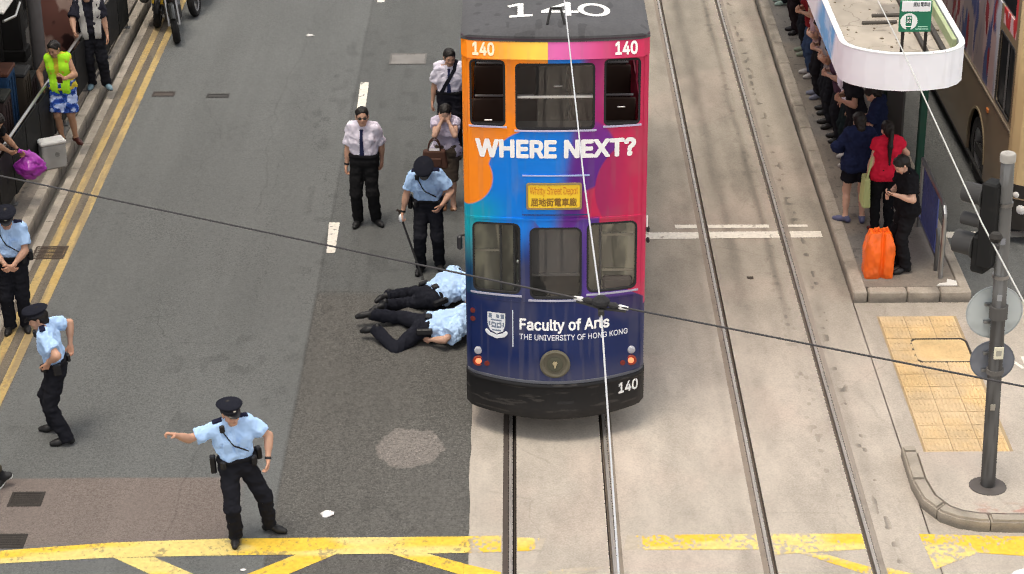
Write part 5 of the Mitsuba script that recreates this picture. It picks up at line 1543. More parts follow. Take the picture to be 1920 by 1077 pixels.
    def ribbon(name, F, pts, w, off, color, thick=0.006, free=(), bs='vc_cloth'):
        p = np.array(pts, float)
        p = np.vstack([p[i] + (p[i + 1] - p[i]) * t for i in range(len(p) - 1) for t in np.linspace(0, 1, 7)[:-1]] + [p[-1:]]) if len(p) > 1 else p
        for _ in range(6):
            p = p - nrm_rows(F.grad(p)) * (F(p) - off)[:, None]
        nn = nrm_rows(F.grad(p))
        t = np.gradient(p, axis=0)
        sd = nrm_rows(np.cross(t, nn)) * (np.asarray(w) * np.ones(len(p)))[:, None] / 2
        v = np.stack([p - sd - nn * 0.01, p - sd + nn * thick, p + sd + nn * thick, p + sd - nn * 0.01], 1).reshape(-1, 3)
        fs = []
        for i in range(len(p) - 1):
            for j in range(4):
                a, b = i * 4 + j, i * 4 + (j + 1) % 4
                fs += [(a, b, b + 4), (a, b + 4, a + 4)]
        fs += [(0, 1, 2), (0, 2, 3), (len(v) - 4, len(v) - 2, len(v) - 3), (len(v) - 4, len(v) - 1, len(v) - 2)]
        return obj(key, name, world(trimesh.Trimesh(v, fs, process=False)), bs, color, smooth=40)

    # trousers, shorts or skirt
    Bt = Field()
    b = dict(kind='trousers', color=(0.012, 0.012, 0.015), loose=0.010, length=1.0)
    b.update(bottom or {})
    g = 0.010 + b['loose']
    Bt.cap(Pv - pr * 0.075, Pv + pr * 0.075, 0.106 + g, k=0.06, squash=(pf, 0.90))
    Bt.cap(Pv + pu * 0.09 - pr * 0.07, Pv + pu * 0.09 + pr * 0.07, 0.094 + g, k=0.06, squash=(pf, 0.92))
    if b['kind'] == 'skirt':
        kmid = (kn[1] + kn[-1]) / 2
        for s in (1, -1): Bt.cap(hips[s], hips[s] + (kn[s] * 0.6 + kmid * 0.4 - hips[s]) * b['length'], 0.10 + g, 0.105 + g, k=0.12, flat=True)
    else:
        for s in (1, -1):
            if b['length'] < 0.6:
                Bt.cap(hips[s], hips[s] + (kn[s] - hips[s]) * (b['length'] / 0.5), 0.086 + g, 0.070 + 1.6 * g, k=0.03, flat=True)
            else:
                Bt.cap(hips[s], kn[s], 0.086 + g, 0.060 + g, k=0.03)
                end = an[s] + nrm(an[s] - kn[s]) * 0.022
                if b['length'] < 1: end = kn[s] + (an[s] - kn[s]) * ((b['length'] - 0.5) / 0.5)
                Bt.cap(kn[s], end, 0.060 + g, 0.050 + g, k=0.03, flat=True)
    Bt.cut(Pv + pu * 0.105, pu)
    cloth(b['kind'] if b['kind'] != 'shorts' else 'shorts', Bt, b['color'], amp=0.016 + 0.4 * b['loose'], freq=(9, 9, 15), pattern=b.get('pattern'))

    # shirt
    Tp = Field()
    t = dict(name='shirt', color=(0.6, 0.6, 0.62), sleeve=0.72, hem=0.075, loose=0.006, collar=True)
    t.update(top or {})
    g = 0.012 + t['loose']
    trunk(Tp, g, low=t['hem'] < 0.05)
    for s in (1, -1):
        if t['sleeve'] <= 0: continue
        if t['sleeve'] <= 1:
            Tp.cap(sh[s], sh[s] + (el[s] - sh[s]) * t['sleeve'], 0.054 * W + g, 0.050 * W + 1.35 * g, k=0.03, flat=True)
        else:
            Tp.cap(sh[s], el[s], 0.054 * W + g, 0.044 * W + g, k=0.03)
            Tp.cap(el[s], el[s] + (wr[s] - el[s]) * (t['sleeve'] - 1), 0.044 * W + g, 0.034 * W + g, k=0.03, flat=True)
    if t['hem'] < 0.0:
        Tp.cap(Pv - pu * 0.02 - pr * 0.08, Pv - pu * 0.02 + pr * 0.08, 0.115 + g + 0.01, k=0.06, squash=(pf, 0.9))
    Tp.cut(Pv + pu * t['hem'], -pu)
    cloth(t['name'], Tp, t['color'], freq=(17, 17, 11), amp=0.021 + 0.5 * t['loose'], pattern=t.get('pattern'))
    if t['collar']:
        C = Field()
        C.cap(neck - u * 0.035, neck + 0.5 * (u + hu) * 0.028 + f * 0.004, 0.064 * W, 0.060 * W, k=0.01, flat=True)
        obj(key, 'collar', world(C.mesh(0.009 / S)), 'vc_cloth', tuple(np.array(t.get('collar_color', t['color'])) * 1.04), smooth=True)
    if t.get('vest'):
        V = Field()
        vz = t['vest']
        trunk(V, g + 0.011, low=True)
        V.cap(Pv - pr * 0.08, Pv + pr * 0.08, 0.140 + g, k=0.06, squash=(pf, 0.88))
        V.cut(Pv + pu * vz.get('hem', -0.02), -pu)
        for s in (1, -1):       # arm holes
            V.cut(sh[s] + r * s * 0.045, nrm(r * s - u * 0.12))
        m = V.mesh(res / S)
        q = m.vertices - waist
        keep = ~((np.abs(q @ r - 0.25 * np.clip(q @ u, 0, 1) * 0) < vz.get('gap', 0.05) * (0.7 + 1.2 * np.clip((q @ u), 0, 0.4))) & ((q @ f) > 0.03))
        keep &= ~(((m.vertices - neck) @ u > 0.045))
        fk = keep[m.faces].all(1)
        m = trimesh.Trimesh(m.vertices, m.faces[fk], process=False)
        m.remove_unreferenced_vertices()
        c = np.array(vz['color']) * (0.92 + 0.16 * meshkit.fbm(m.vertices * 8, 2, seed))[:, None]
        m.vertices = m.vertices + m.vertex_normals * (0.014 * (meshkit.fbm(m.vertices * 11, 3, seed + 4) - 0.5))[:, None]
        obj(key, 'vest', world(m), 'vc_cloth', c, smooth=True)

    # socks and shoes
    if shoes is not None and b['kind'] == 'trousers':
        for s in (1, -1):
            So = Field()
            So.cap(an[s] + (kn[s] - an[s]) * 0.25, an[s], 0.048, 0.044, k=0.02)
            So.cap(an[s], an[s] - foot[s][0] * 0.03 - foot[s][1] * 0.02, 0.044, 0.040, k=0.02)
            So.cap(an[s], an[s] + foot[s][0] * 0.06 - foot[s][1] * 0.03, 0.042, 0.036, k=0.02)
            obj(key, 'sock', world(So.mesh(0.010 / S)), 'vc_cloth', (0.02, 0.02, 0.022), smooth=True)
    # shoes
    if shoes is not None:
        for s in (1, -1):
            fy, fu = foot[s]
            Fs = Field()
            a0 = an[s]
            Fs.cap(a0 + fu * 0.005 - fy * 0.01, a0 - fy * 0.045 - fu * 0.034, 0.043, 0.041, k=0.03)
            Fs.cap(a0 - fu * 0.012 + fy * 0.01, a0 + fy * 0.11 - fu * 0.040, 0.043, 0.040, k=0.03)
            Fs.cap(a0 + fy * 0.11 - fu * 0.042, a0 + fy * 0.172 - fu * 0.046, 0.041, 0.031, k=0.03)
            Fs.cut(a0 - fu * 0.077, -fu)
            Fs.cut(a0 + fu * 0.035, fu)
            k_ = obj(key, 'shoe', world(Fs.mesh(0.009 / S)), 'vc_plain', shoes, smooth=True)
            if b.get('sole'):
                G = Field(); G.prims = [(p[0], p[1], p[2] + 0.004, p[3] + 0.004, *p[4:]) for p in Fs.prims]
                G.cuts = [(a0 - fu * 0.075, -fu), (a0 - fu * 0.055, fu)]
                obj(k_, 'sole', world(G.mesh(0.008 / S)), 'vc_plain', b['sole'], smooth=True)

    # hair and headgear
    hcolr = (0.010, 0.008, 0.007)
    hs = hair or 'short'
    Hr = Field()
    Hr.cap(hw(0, -0.022, 0.050), hw(0, 0.012, 0.058), 0.095, 0.086, k=0.03, squash=(hx, 0.93))
    if hs in ('long', 'bob'):
        Hr.cap(hw(0, -0.055, 0.02), hw(0, -0.065, -0.09 if hs == 'bob' else -0.17), 0.082, 0.07, k=0.05, squash=(hf, 0.7))
        Hr.cut(hw(0, 0.052, 0.035), nrm(hf * 0.9 - hu * 0.42))
    else:
        Hr.cap(hw(0, -0.050, 0.02), hw(0, -0.055, -0.045), 0.070, 0.052, k=0.03)
        Hr.cut(hw(0, 0.062, 0.050), nrm(hf * 0.85 - hu * 0.62))
    if hs == 'bun': Hr.cap(hw(0, -0.11, 0.06), hw(0, -0.125, 0.06), 0.042, k=0.02)
    hm = Hr.mesh(0.008 / S)
    am = 0.012 if cap is None else 0.004
    hm.vertices = hm.vertices + hm.vertex_normals * (am * 2 * (meshkit.fbm(hm.vertices * np.array([38, 38, 24]), 3, seed) - 0.45))[:, None]
    cH = np.array(hcolr)[None] * (0.6 + 1.3 * meshkit.fbm(hm.vertices * 45, 2, seed))[:, None]
    hk = obj(key, 'hair', world(hm), 'vc_skin', cH, smooth=True)
    if hs == 'pony':
        Po = Field()
        p0 = hw(0, -0.09, 0.07)
        p1 = p0 - hf * 0.05 - Z3 * 0.06
        p2 = waist + u * 0.30 - f * 0.135
        p3 = waist + u * 0.03 - f * 0.150
        Po.cap(p0, p1, 0.024, 0.034, k=0.02); Po.cap(p1, p2, 0.034, 0.036, k=0.02); Po.cap(p2, p3, 0.036, 0.014, k=0.02)
        pm = Po.mesh(0.009 / S)
        pm.vertices = pm.vertices + pm.vertex_normals * (0.012 * (meshkit.fbm(pm.vertices * np.array([50, 50, 8]), 2, seed) - 0.5))[:, None]
        obj(hk, 'ponytail', world(pm), 'vc_skin', hcolr, smooth=True)
    if cap is not None:
        prof = [(0.0, 0.148), (0.08, 0.150), (0.128, 0.142), (0.140, 0.128), (0.130, 0.112), (0.104, 0.098), (0.100, 0.094), (0.101, 0.060), (0.0, 0.058)]
        cm = trimesh.creation.revolve(np.array(prof[::-1]), sections=36)
        if cm.volume < 0: cm.invert()
        v = cm.vertices
        rise = np.clip((v[:, 2] - 0.10) / 0.05, 0, 1)
        v[:, 2] += rise * (v[:, 1] * 0.16)
        v[:, 0] *= 0.96; v[:, 1] *= 1.06
        v[:, 2] += 0.006 * rise * (meshkit.noise(v * 14, seed) - 0.5) * 2
        def cw(m):
            m.vertices = hc + m.vertices[:, :1] * hx + (m.vertices[:, 1:2] - 0.008) * hf + (m.vertices[:, 2:3] - 0.004) * hu
            return world(m)
        cm.vertices = v
        ck = obj(key, 'cap', cw(cm), 'vc_cloth', (0.012, 0.013, 0.020), smooth=35)
        a = np.linspace(-1.05, 1.05, 15)
        top_, out_ = [], []
        for q in a:
            top_.append((0.098 * math.sin(q), 0.105 * math.cos(q), 0.066))
            out_.append((0.104 * math.sin(q) * 1.02, 0.105 * math.cos(q) + 0.058 * math.cos(q * 1.45) ** 1.0 if abs(q) < 1.08 else 0.105 * math.cos(q), 0.066 - 0.030 * math.cos(q * 1.4)))
        vv = np.array([*top_, *out_, *(np.array(top_) - (0, 0, 0.005)), *(np.array(out_) - (0, 0, 0.005))])
        n_ = len(a); fs = []
        for i in range(n_ - 1):
            fs += [(i, n_ + i, n_ + i + 1), (i, n_ + i + 1, i + 1), (2 * n_ + i, 3 * n_ + i + 1, 3 * n_ + i), (2 * n_ + i, 2 * n_ + i + 1, 3 * n_ + i + 1), (n_ + i, 3 * n_ + i, 3 * n_ + i + 1), (n_ + i, 3 * n_ + i + 1, n_ + i + 1)]
        obj(ck, 'visor', cw(trimesh.Trimesh(vv, fs, process=False)), 'vc_gloss', (0.010, 0.010, 0.012), smooth=35)
        bd = revolve([(0, 0), (0.016, 0), (0.014, 0.006), (0, 0.008)], 14, (0, 0.117, 0.100), (0, 1, 0.2))
        obj(ck, 'badge', cw(bd), 'vc_metal', (0.75, 0.73, 0.68))
        rb = revolve([(0.1015, 0.060), (0.1035, 0.062), (0.1035, 0.084), (0.1015, 0.086)], 32)
        rb.vertices[:, 0] *= 0.96; rb.vertices[:, 1] *= 1.06
        obj(ck, 'hat_band', cw(rb), 'vc_cloth', (0.028, 0.028, 0.034), smooth=True)
    if glasses:
        for s in (1, -1):
            m = revolve([(0, -0.003), (0.021, -0.003), (0.021, 0.003), (0, 0.003)], 14)
            m.vertices = hw(0, 0, 0) + (m.vertices[:, :1] * 1.15 + s * 0.032) * hx + (m.vertices[:, 2:3] + 0.098) * hf + (m.vertices[:, 1:2] * 0.8 + 0.006) * hu
            obj(key, 'sunglass_lens', world(m), 'vc_gloss', (0.015, 0.013, 0.012))
        obj(key, 'sunglass_frame', world(tube([hw(-0.084, 0.0, 0.014), hw(-0.056, 0.095, 0.012), hw(0, 0.108, 0.012), hw(0.056, 0.095, 0.012), hw(0.084, 0.0, 0.014)], 0.004, 6)), 'vc_plain', (0.02, 0.015, 0.012))
    if tie is not None:
        k0 = neck + f * 0.10 - u * 0.035
        ribbon('tie', Tp, [k0, waist + f * 0.16 + u * 0.16, waist + f * 0.15 + u * 0.0, waist + f * 0.15 - u * 0.10], np.interp(np.linspace(0, 1, 19), [0, 0.08, 0.75, 1], [0.045, 0.030, 0.060, 0.040]), 0.008, tie)
        ribbon('placket', Tp, [k0 - u * 0.05 + r * 0.035, waist + f * 0.15 + r * 0.035], 0.012, 0.0015, tuple(np.array(t['color']) * 0.9), 0.002)
    if strap is not None:
        s0 = strap.get('side', 1)
        ribbon('bag_strap', Tp, [sh[s0] - r * s0 * 0.07 - f * 0.03 + u * 0.08, sh[s0] - r * s0 * 0.08 + f * 0.10, waist + f * 0.16 - r * s0 * 0.03 + u * 0.12, Pv + f * 0.10 - r * s0 * 0.16 + u * 0.02], 0.05, 0.012, strap['color'])
    if belt is not None or police:
        bk = band('belt', Bt, 0.065, 0.108, pu, Pv, 0.012, belt or (0.010, 0.010, 0.012))
        band('buckle', Bt, 0.068, 0.104, pu, Pv, 0.0155, (0.05, 0.05, 0.05), 'vc_metal') if False else None
    if police:
        def pouch(name, ang, w, hgt, dep, dz=0.0, color=(0.010, 0.010, 0.012)):
            dirv = pr * math.sin(math.radians(ang)) + pf * math.cos(math.radians(ang))
            c = Pv + pu * (0.075 + dz) + dirv * 0.02
            for _ in range(40):
                if Bt(c[None])[0] > 0.010 + dep * 0.35: break
                c = c + dirv * 0.008
            m = box(0, 0, 0, w, dep, hgt, 0.012)
            yv = nrm(dirv); xv = nrm(np.cross(yv, pu))
            m.vertices = c + m.vertices[:, :1] * xv + m.vertices[:, 1:2] * yv + m.vertices[:, 2:3] * pu
            obj(key, name, world(m), 'vc_plain', color)
        pouch('holster', 98, 0.075, 0.20, 0.06, -0.05)
        pouch('pouch', -55, 0.07, 0.10, 0.045)
        pouch('pouch', 52, 0.06, 0.09, 0.045)
        pouch('pouch', -100, 0.09, 0.13, 0.06, -0.01)
        pouch('pouch', 165, 0.08, 0.09, 0.04)
        for s in (1, -1):
            ribbon('epaulette', Tp, [sh[s] + r * s * 0.02 + u * 0.09, neck + r * s * 0.075 + u * 0.03], 0.062, 0.004, (0.012, 0.014, 0.035), 0.006)
            ribbon('pocket_flap', Tp, [chest + r * s * 0.045 + f * 0.15 + u * 0.03, chest + r * s * 0.125 + f * 0.12 + u * 0.03], 0.030, 0.003, tuple(np.array(t['color']) * 0.93), 0.004)
            ribbon('breast_pocket', Tp, [chest + r * s * 0.085 + f * 0.15 + u * 0.02, chest + r * s * 0.085 + f * 0.15 - u * 0.075], 0.085, 0.0015, tuple(np.array(t['color']) * 0.98), 0.002)
        s = 1 if ps.get('radio', 1) == 1 else -1
        rp = sh[s] - r * s * 0.055 + f * 0.075 + u * 0.03
        for _ in range(20):
            if Tp(rp[None])[0] > 0.022: break
            rp = rp + f * 0.006 + u * 0.003
        m = box(0, 0, 0, 0.052, 0.035, 0.085, 0.01)
        m.vertices = rp + m.vertices[:, :1] * r + m.vertices[:, 1:2] * f + m.vertices[:, 2:3] * u
        rk_ = obj(key, 'radio', world(m), 'vc_plain', (0.010, 0.010, 0.011))
        ribbon('radio_cord', Tp, [rp - u * 0.03, chest + f * 0.15 + r * s * 0.02 - u * 0.02, waist + f * 0.12 - r * s * 0.13 + u * 0.04], 0.010, 0.006, (0.012, 0.012, 0.013), 0.006)
        ribbon('placket', Tp, [neck + f * 0.10 - u * 0.04, waist + f * 0.15], 0.030, 0.0015, tuple(np.array(t['color']) * 0.95), 0.002)
    if watch is not None:
        s = watch
        d = nrm(wr[s] - el[s])
        obj(key, 'watch', world(tube([wr[s] - d * 0.030, wr[s] - d * 0.006], 0.034, 14)), 'vc_plain', (0.012, 0.012, 0.013))
    tow = lambda p: (np.asarray(p) * S) @ M.T + base      # noqa: E731
    return dict(key=key, wr={s: tow(wr[s]) for s in wr}, hand={s: tow(wr[s] + nrm(wr[s] - el[s]) * 0.09) for s in wr}, el={s: tow(el[s]) for s in el}, waist=tow(waist), hc=tow(hc), sh={s: tow(sh[s]) for s in sh}, M=M, S=S, cloth=Tp, tow=tow)


POLICE = dict(color=(0.40, 0.58, 0.86), sleeve=0.74, hem=0.085, loose=0.008)
BLACK = (0.012, 0.0125, 0.017)

# ---------------------------------------------------------------- police
OFF = 'police officers round the stopped tram'
person((-2.84, 19.57), 194, 'officer in the foreground pointing to the left with his right arm stretched out', h=1.74, police=True, cap=1, watch=-1, skin='mid', group=OFF,
    top=dict(POLICE, loose=0.013), bottom=dict(color=BLACK, loose=0.012),
    pose=dict(side=5, lean=2, twist=4, pelvis=(0.09, 0.0, -0.035), head=(14, 4, -3), wrh=(-3.50, 19.26, 1.40), wlh=(-2.60, 19.50, 0.97), re=(0.3, -0.5, -0.7), le=(-0.9, -0.4, 0), rpoint=True, rn=(0.2, 0.1, -1),
              wrf=(-2.985, 19.50, 0.08), wlf=(-2.655, 19.69, 0.08), ryaw=-12, lyaw=58, rk=(0.15, 1, 0), lk=(-0.6, 0.8, 0), lcurl=38))
person((-5.24, 21.75), 96, 'officer seen from his left side, hands on his hips, in the left lane', h=1.74, police=True, cap=1, skin='mid', group=OFF,
    top=dict(POLICE, loose=0.012), bottom=dict(color=BLACK, loose=0.014),
    pose=dict(lean=11, pelvis=(0, -0.03, -0.02), head=(4, 6, 0), wlh=(-5.245, 21.53, 1.07), le=(-0.5, -0.35, -0.2), wrh=(-5.085, 22.00, 1.06), re=(0.7, -0.8, 0.1), radio=-1,
              wlf=(-5.14, 21.60, 0.08), wrf=(-5.33, 21.90, 0.08), lyaw=8, ryaw=-8, lcurl=50, rcurl=40, ln=(0.8, 0.4, 0), ldir=(0.15, 0.35, -0.9)))
person((-6.30, 24.58), 186, 'officer at the left edge with hands clasped in front, standing on the yellow lines', h=1.74, police=True, cap=1, skin='mid', group=OFF,
    top=dict(POLICE, loose=0.012), bottom=dict(color=BLACK, loose=0.014),
    pose=dict(lean=4, head=(6, 18, 0), rh=(0.03, 0.245, 0.98), lh=(-0.045, 0.26, 0.985), re=(0.9, -0.5, 0), le=(-0.9, -0.5, 0), rdir=(-0.8, 0.25, -0.4), ldir=(0.8, 0.3, -0.4), rn=(0, -1, 0.2), ln=(0, -1, 0.2), rcurl=35, lcurl=35, rf=(0.10, 0.02), lf=(-0.09, -0.02)))
cane = person((-1.20, 26.34), 178, 'officer bending forward with a long black stick in his white gloved hand, head bowed', h=1.74, police=True, cap=1, skin='mid', watch=1, group=OFF,
    top=dict(POLICE, loose=0.010), bottom=dict(color=BLACK, loose=0.012),
    pose=dict(lean=14, side=2, head=(-2, 38, 0), wrh=(-1.565, 26.28, 0.73), wlh=(-1.02, 26.10, 1.00), re=(0.6, -0.6, 0), le=(-0.7, -0.5, -0.1), rcurl=62, lcurl=35, pelvis=(0, -0.05, -0.03), rf=(0.11, 0.10), lf=(-0.13, -0.02)))
m = trimesh.creation.icosphere(2, 0.05)
m.vertices *= (0.8, 0.9, 1.25)
m.apply_translation(cane['hand'][1] + (0.004, 0, 0.01))
obj(cane['key'], 'glove', m, 'vc_cloth', (0.70, 0.71, 0.74))
st = thing('walking_stick', 'long thin black stick held to the ground by the bowing officer', 'stick')
h_ = cane['hand'][1]
obj(st, 'shaft', tube([h_ + (-0.02, 0.02, 0.06), (-1.285, 25.99, 0.03)], [0.014, 0.016]), 'vc_plain', (0.014, 0.014, 0.015))
obj(st, 'ferrule', tube([(-1.289, 25.993, 0.05), (-1.280, 25.985, 0.006)], 0.018), 'vc_metal', (0.3, 0.3, 0.3))
obj(st, 'handle', tube([h_ + (-0.02, 0.02, 0.05), h_ + (-0.025, 0.025, 0.10), h_ + (-0.06, 0.02, 0.115)], 0.017), 'vc_plain', (0.03, 0.022, 0.018))
PRONE = np.array([[0, 0, 1.0], [-1.0, 0, 0], [0, -1.0, 0]])
person((-2.13, 24.26), 0, 'officer lying face down beside the tram, nearer of the two, shirt back fully in view', h=1.72, z=0.145, police=True, skin='pale', root=PRONE, group=OFF,
    top=dict(POLICE, loose=0.044, hem=0.05, color=(0.46, 0.64, 0.90)), bottom=dict(color=(0.014, 0.015, 0.022), loose=0.016),
    pose=dict(lean=-5, head=(25, 10, 0), rh=(0.23, 0.06, 1.02), re=(1, -0.1, 0.25), lh=(-0.32, 0.02, 1.72), le=(-1, 0, 0), rf=(0.04, 0.0, 0.34), lf=(-0.34, -0.02, 0.26), rk=(0.8, 0.5, 0), lk=(-0.8, 0.3, 0), ryaw=25, lyaw=-20, rpitch=62, lpitch=66, pelvis=(0, -0.02, 0)))
person((-1.93, 24.60), 0, 'officer lying at an angle beside the tram, farther of the two, bare arm down', h=1.72, z=0.16, police=True, skin='pale', root=rotz(33) @ PRONE, group=OFF,
    top=dict(POLICE, loose=0.042, hem=0.05, color=(0.46, 0.64, 0.90)), bottom=dict(color=(0.013, 0.014, 0.020), loose=0.016),
    pose=dict(lean=-17, twist=10, head=(20, 20, 0), wrh=(-0.72, 25.02, 0.05), re=(1, 0.2, -0.3), lh=(-0.30, 0.10, 1.75), le=(-1, 0.2, 0), rn=(0, 1, 0), wrf=(-1.74, 24.99, 0.10), wlf=(-1.70, 25.28, 0.10), rk=(-0.6, 0.3, 0), lk=(-0.9, 0.3, 0), ryaw=10, lyaw=-20, rpitch=60, lpitch=66))

# ---------------------------------------------------------------- bystanders near the tram
person((-2.13, 27.84), 170, 'man in a white shirt, dark tie and sunglasses standing alone in the road', h=1.79, glasses=True, watch=1, tie=(0.020, 0.025, 0.07), skin='mid',
    top=dict(color=(0.70, 0.66, 0.76), sleeve=0.86, hem=0.085, loose=0.009), bottom=dict(color=(0.010, 0.010, 0.011), loose=0.012), belt=(0.012, 0.012, 0.014),
    pose=dict(head=(16, -6, 0), rh=(0.245, 0.05, 0.80), lh=(-0.21, -0.12, 0.88), le=(-0.5, -0.9, 0), rcurl=45, lcurl=55, rf=(0.11, 0.02), lf=(-0.12, -0.05), lyaw=42, ryaw=-4, lean=1))
wm = person((-1.02, 30.42), 176, 'man in a white shirt with a black bag strap across his chest, behind the woman', h=1.74, tie=(0.022, 0.028, 0.08), strap=dict(color=(0.012, 0.013, 0.02), side=-1), skin='mid', belt=(0.012, 0.012, 0.014), glasses=False,
    top=dict(color=(0.72, 0.69, 0.80), sleeve=0.85, hem=0.085, loose=0.014), bottom=dict(color=(0.012, 0.012, 0.018), loose=0.012),
    pose=dict(head=(18, 10, 0), rh=(0.27, 0.03, 0.80), lh=(-0.24, 0.06, 0.84)))
lady = person((-1.02, 28.46), 178, 'woman in a lilac blouse covering her face with both hands, bag hanging from her arm', h=1.62, female=True, skin='pale', hair='bob',
    top=dict(name='blouse', color=(0.52, 0.47, 0.58), sleeve=0.45, hem=-0.10, loose=0.012, collar=False), bottom=dict(kind='skirt', color=(0.085, 0.066, 0.052), loose=0.004, length=1.05), shoes=None,
    pose=dict(lean=4, head=(0, 22, 0), rh=(0.045, 0.175, 1.46), lh=(-0.045, 0.175, 1.46), re=(0.55, 0.35, -1), le=(-0.55, 0.35, -1), rdir=(-0.15, -0.1, 1), ldir=(0.15, -0.1, 1), rn=(-0.3, -1, 0), ln=(0.3, -1, 0), rcurl=14, lcurl=14, rf=(0.06, 0.0, 0.06), lf=(-0.09, 0.03, 0.06)))
for s in (1, -1):
    x = -1.02 - (0.056 if s == 1 else -0.084)
    obj(lady['key'], 'sandal', box(x, 28.40, 0.012, 0.085, 0.24, 0.02, 0.006), 'vc_rough', (0.20, 0.10, 0.05))
hb = thing('handbag', 'brown leather handbag hanging from the arm of the woman by the tram', 'bag')
bagm = m3.Manifold.batch_hull([m3.Manifold.sphere(0.03, 16).translate((sx * w, sy * d, z)) for z, w, d in ((0.03, 0.155, 0.055), (0.23, 0.125, 0.03)) for sx in (-1, 1) for sy in (-1, 1)])
bc = np.array([-1.175, 28.10, 0.74])
obj(hb, 'body', trimesh.Trimesh(bagm.to_mesh().vert_properties[:, :3] + bc, bagm.to_mesh().tri_verts), 'vc_rough', (0.070, 0.032, 0.022), smooth=40)
obj(hb, 'front_pocket', box(bc[0], bc[1] - 0.080, bc[2] + 0.10, 0.20, 0.03, 0.13, 0.012), 'vc_rough', (0.085, 0.040, 0.028))
for dy in (-0.035, 0.035):
    obj(hb, 'handle', tube([bc + (0.085 * math.cos(a), dy, 0.25 + 0.17 * math.sin(a)) for a in np.linspace(0, math.pi, 13)], 0.010), 'vc_rough', (0.06, 0.028, 0.02))
obj(hb, 'scarf', box(bc[0], bc[1] - 0.01, bc[2] + 0.262, 0.17, 0.06, 0.03, 0.012), 'vc_cloth', (0.55, 0.52, 0.54))

# ---------------------------------------------------------------- left footway
def floral(v):
    n = meshkit.noise(v * 15, 3)
    c = np.where((n > 0.60)[:, None], np.array([0.42, 0.52, 0.78]), np.array([0.018, 0.05, 0.27]))
    return np.where(((n > 0.44) & (n < 0.50))[:, None], np.array([0.08, 0.19, 0.58]), c)


vest = person((-6.80, 30.68), 172, 'man in a lime safety vest, yellow shirt and blue floral shorts by the railing', h=1.68, z=0.15, skin='tan', shoes=(0.060, 0.014, 0.010),
    top=dict(color=(0.62, 0.50, 0.05), sleeve=0.0, hem=-0.02, loose=0.006, collar=False, vest=dict(color=(0.42, 0.86, 0.035), hem=-0.13, gap=0.030)),
    bottom=dict(kind='shorts', color=(0.03, 0.08, 0.40), loose=0.024, length=0.44, pattern=floral),
    pose=dict(lean=2, side=5, head=(-14, 12, 0), wrh=(-7.08, 30.60, 1.06), wlh=(-6.70, 30.36, 1.28), re=(0.8, -0.5, 0), le=(-0.6, -0.5, -0.7), ldir=(0.75, 0.3, 0.2), ln=(0.1, -1, 0), lcurl=60, rcurl=55, rf=(0.08, 0.03), lf=(-0.12, -0.03), lyaw=45, ryaw=10))
obj(thing('phone', 'dark red phone held at the chest of the man in the lime vest', 'phone'), None, box(*(vest['hand'][-1] + (0.0, -0.015, 0.02)), 0.075, 0.016, 0.14, 0.006).apply_transform(trimesh.transformations.rotation_matrix(0.5, (1, 0, 0), vest['hand'][-1])), 'vc_gloss', (0.10, 0.02, 0.02))
person((-6.80, 33.15), 188, 'man in a pale grey waistcoat over a dark shirt leaning on the railing', h=1.76, z=0.15, skin='mid', shoes=(0.16, 0.26, 0.32),
    top=dict(color=(0.022, 0.022, 0.032), sleeve=0.85, hem=0.0, loose=0.014, vest=dict(color=(0.47, 0.46, 0.44), hem=-0.10, gap=0.065)), bottom=dict(color=BLACK, loose=0.016, sole=(0.04, 0.035, 0.03)),
    pose=dict(head=(0, 5, 0), side=3, wrh=(-6.985, 32.72, 1.22), re=(0.7, -0.6, 0), lh=(-0.25, 0.1, 0.85), rcurl=60, lf=(-0.16, 0.06), rf=(0.07, 0.0), lyaw=25))
lean = person((-7.33, 27.95), 250, 'person in black leaning over at the left edge, reaching out for a purple bag', h=1.68, z=0.15, skin='tan', watch=-1,
    top=dict(color=(0.010, 0.010, 0.012), sleeve=0.6, hem=-0.05, loose=0.014), bottom=dict(color=(0.014, 0.014, 0.016), loose=0.016),
    pose=dict(lean=22, pelvis=(0, -0.06, -0.04), head=(10, 25, 0), wrh=(-6.98, 28.05, 0.98), wlh=(-6.96, 28.22, 0.99), re=(0.5, -0.3, -0.8), le=(-0.5, -0.3, -0.8), rcurl=55, lcurl=55))
pb = thing('purple_bag', 'shiny purple plastic bag in the hands of the person in black', 'bag')
m = trimesh.creation.icosphere(4, 0.19)
v = m.vertices
v *= (1.0, 0.75, 1.1)
v += m.vertex_normals * (0.13 * (meshkit.fbm(v * 9, 3, 5) - 0.5))[:, None]
v[:, :2] *= np.clip(1.15 - 0.9 * np.clip(v[:, 2:3], 0, 1) * 4, 0.22, 1.15)
m.apply_translation((-6.83, 28.30, 0.74))
obj(pb, 'bag', m, 'vc_gloss', (0.34, 0.035, 0.36), smooth=True)
obj(pb, 'twisted_neck', tube([(-6.84, 28.28, 0.90), (-6.90, 28.24, 0.96), (-6.95, 28.18, 1.00)], [0.05, 0.025, 0.03]), 'vc_gloss', (0.40, 0.06, 0.42))
person((-5.99, 20.56), 96, 'person striding out of frame at the left, one black and white trainer in view', h=1.74, skin='mid', shoes=(0.02, 0.02, 0.02),
    top=dict(color=(0.05, 0.05, 0.06), sleeve=0.8, hem=-0.05), bottom=dict(color=(0.05, 0.04, 0.03), loose=0.012, length=0.9, sole=(0.75, 0.75, 0.73)),
    pose=dict(lean=6, rf=(0.09, 0.28, 0.08), wlf=(-5.655, 20.66, 0.13), lpitch=38, rpitch=-8, pelvis=(0, 0.02, -0.05)))

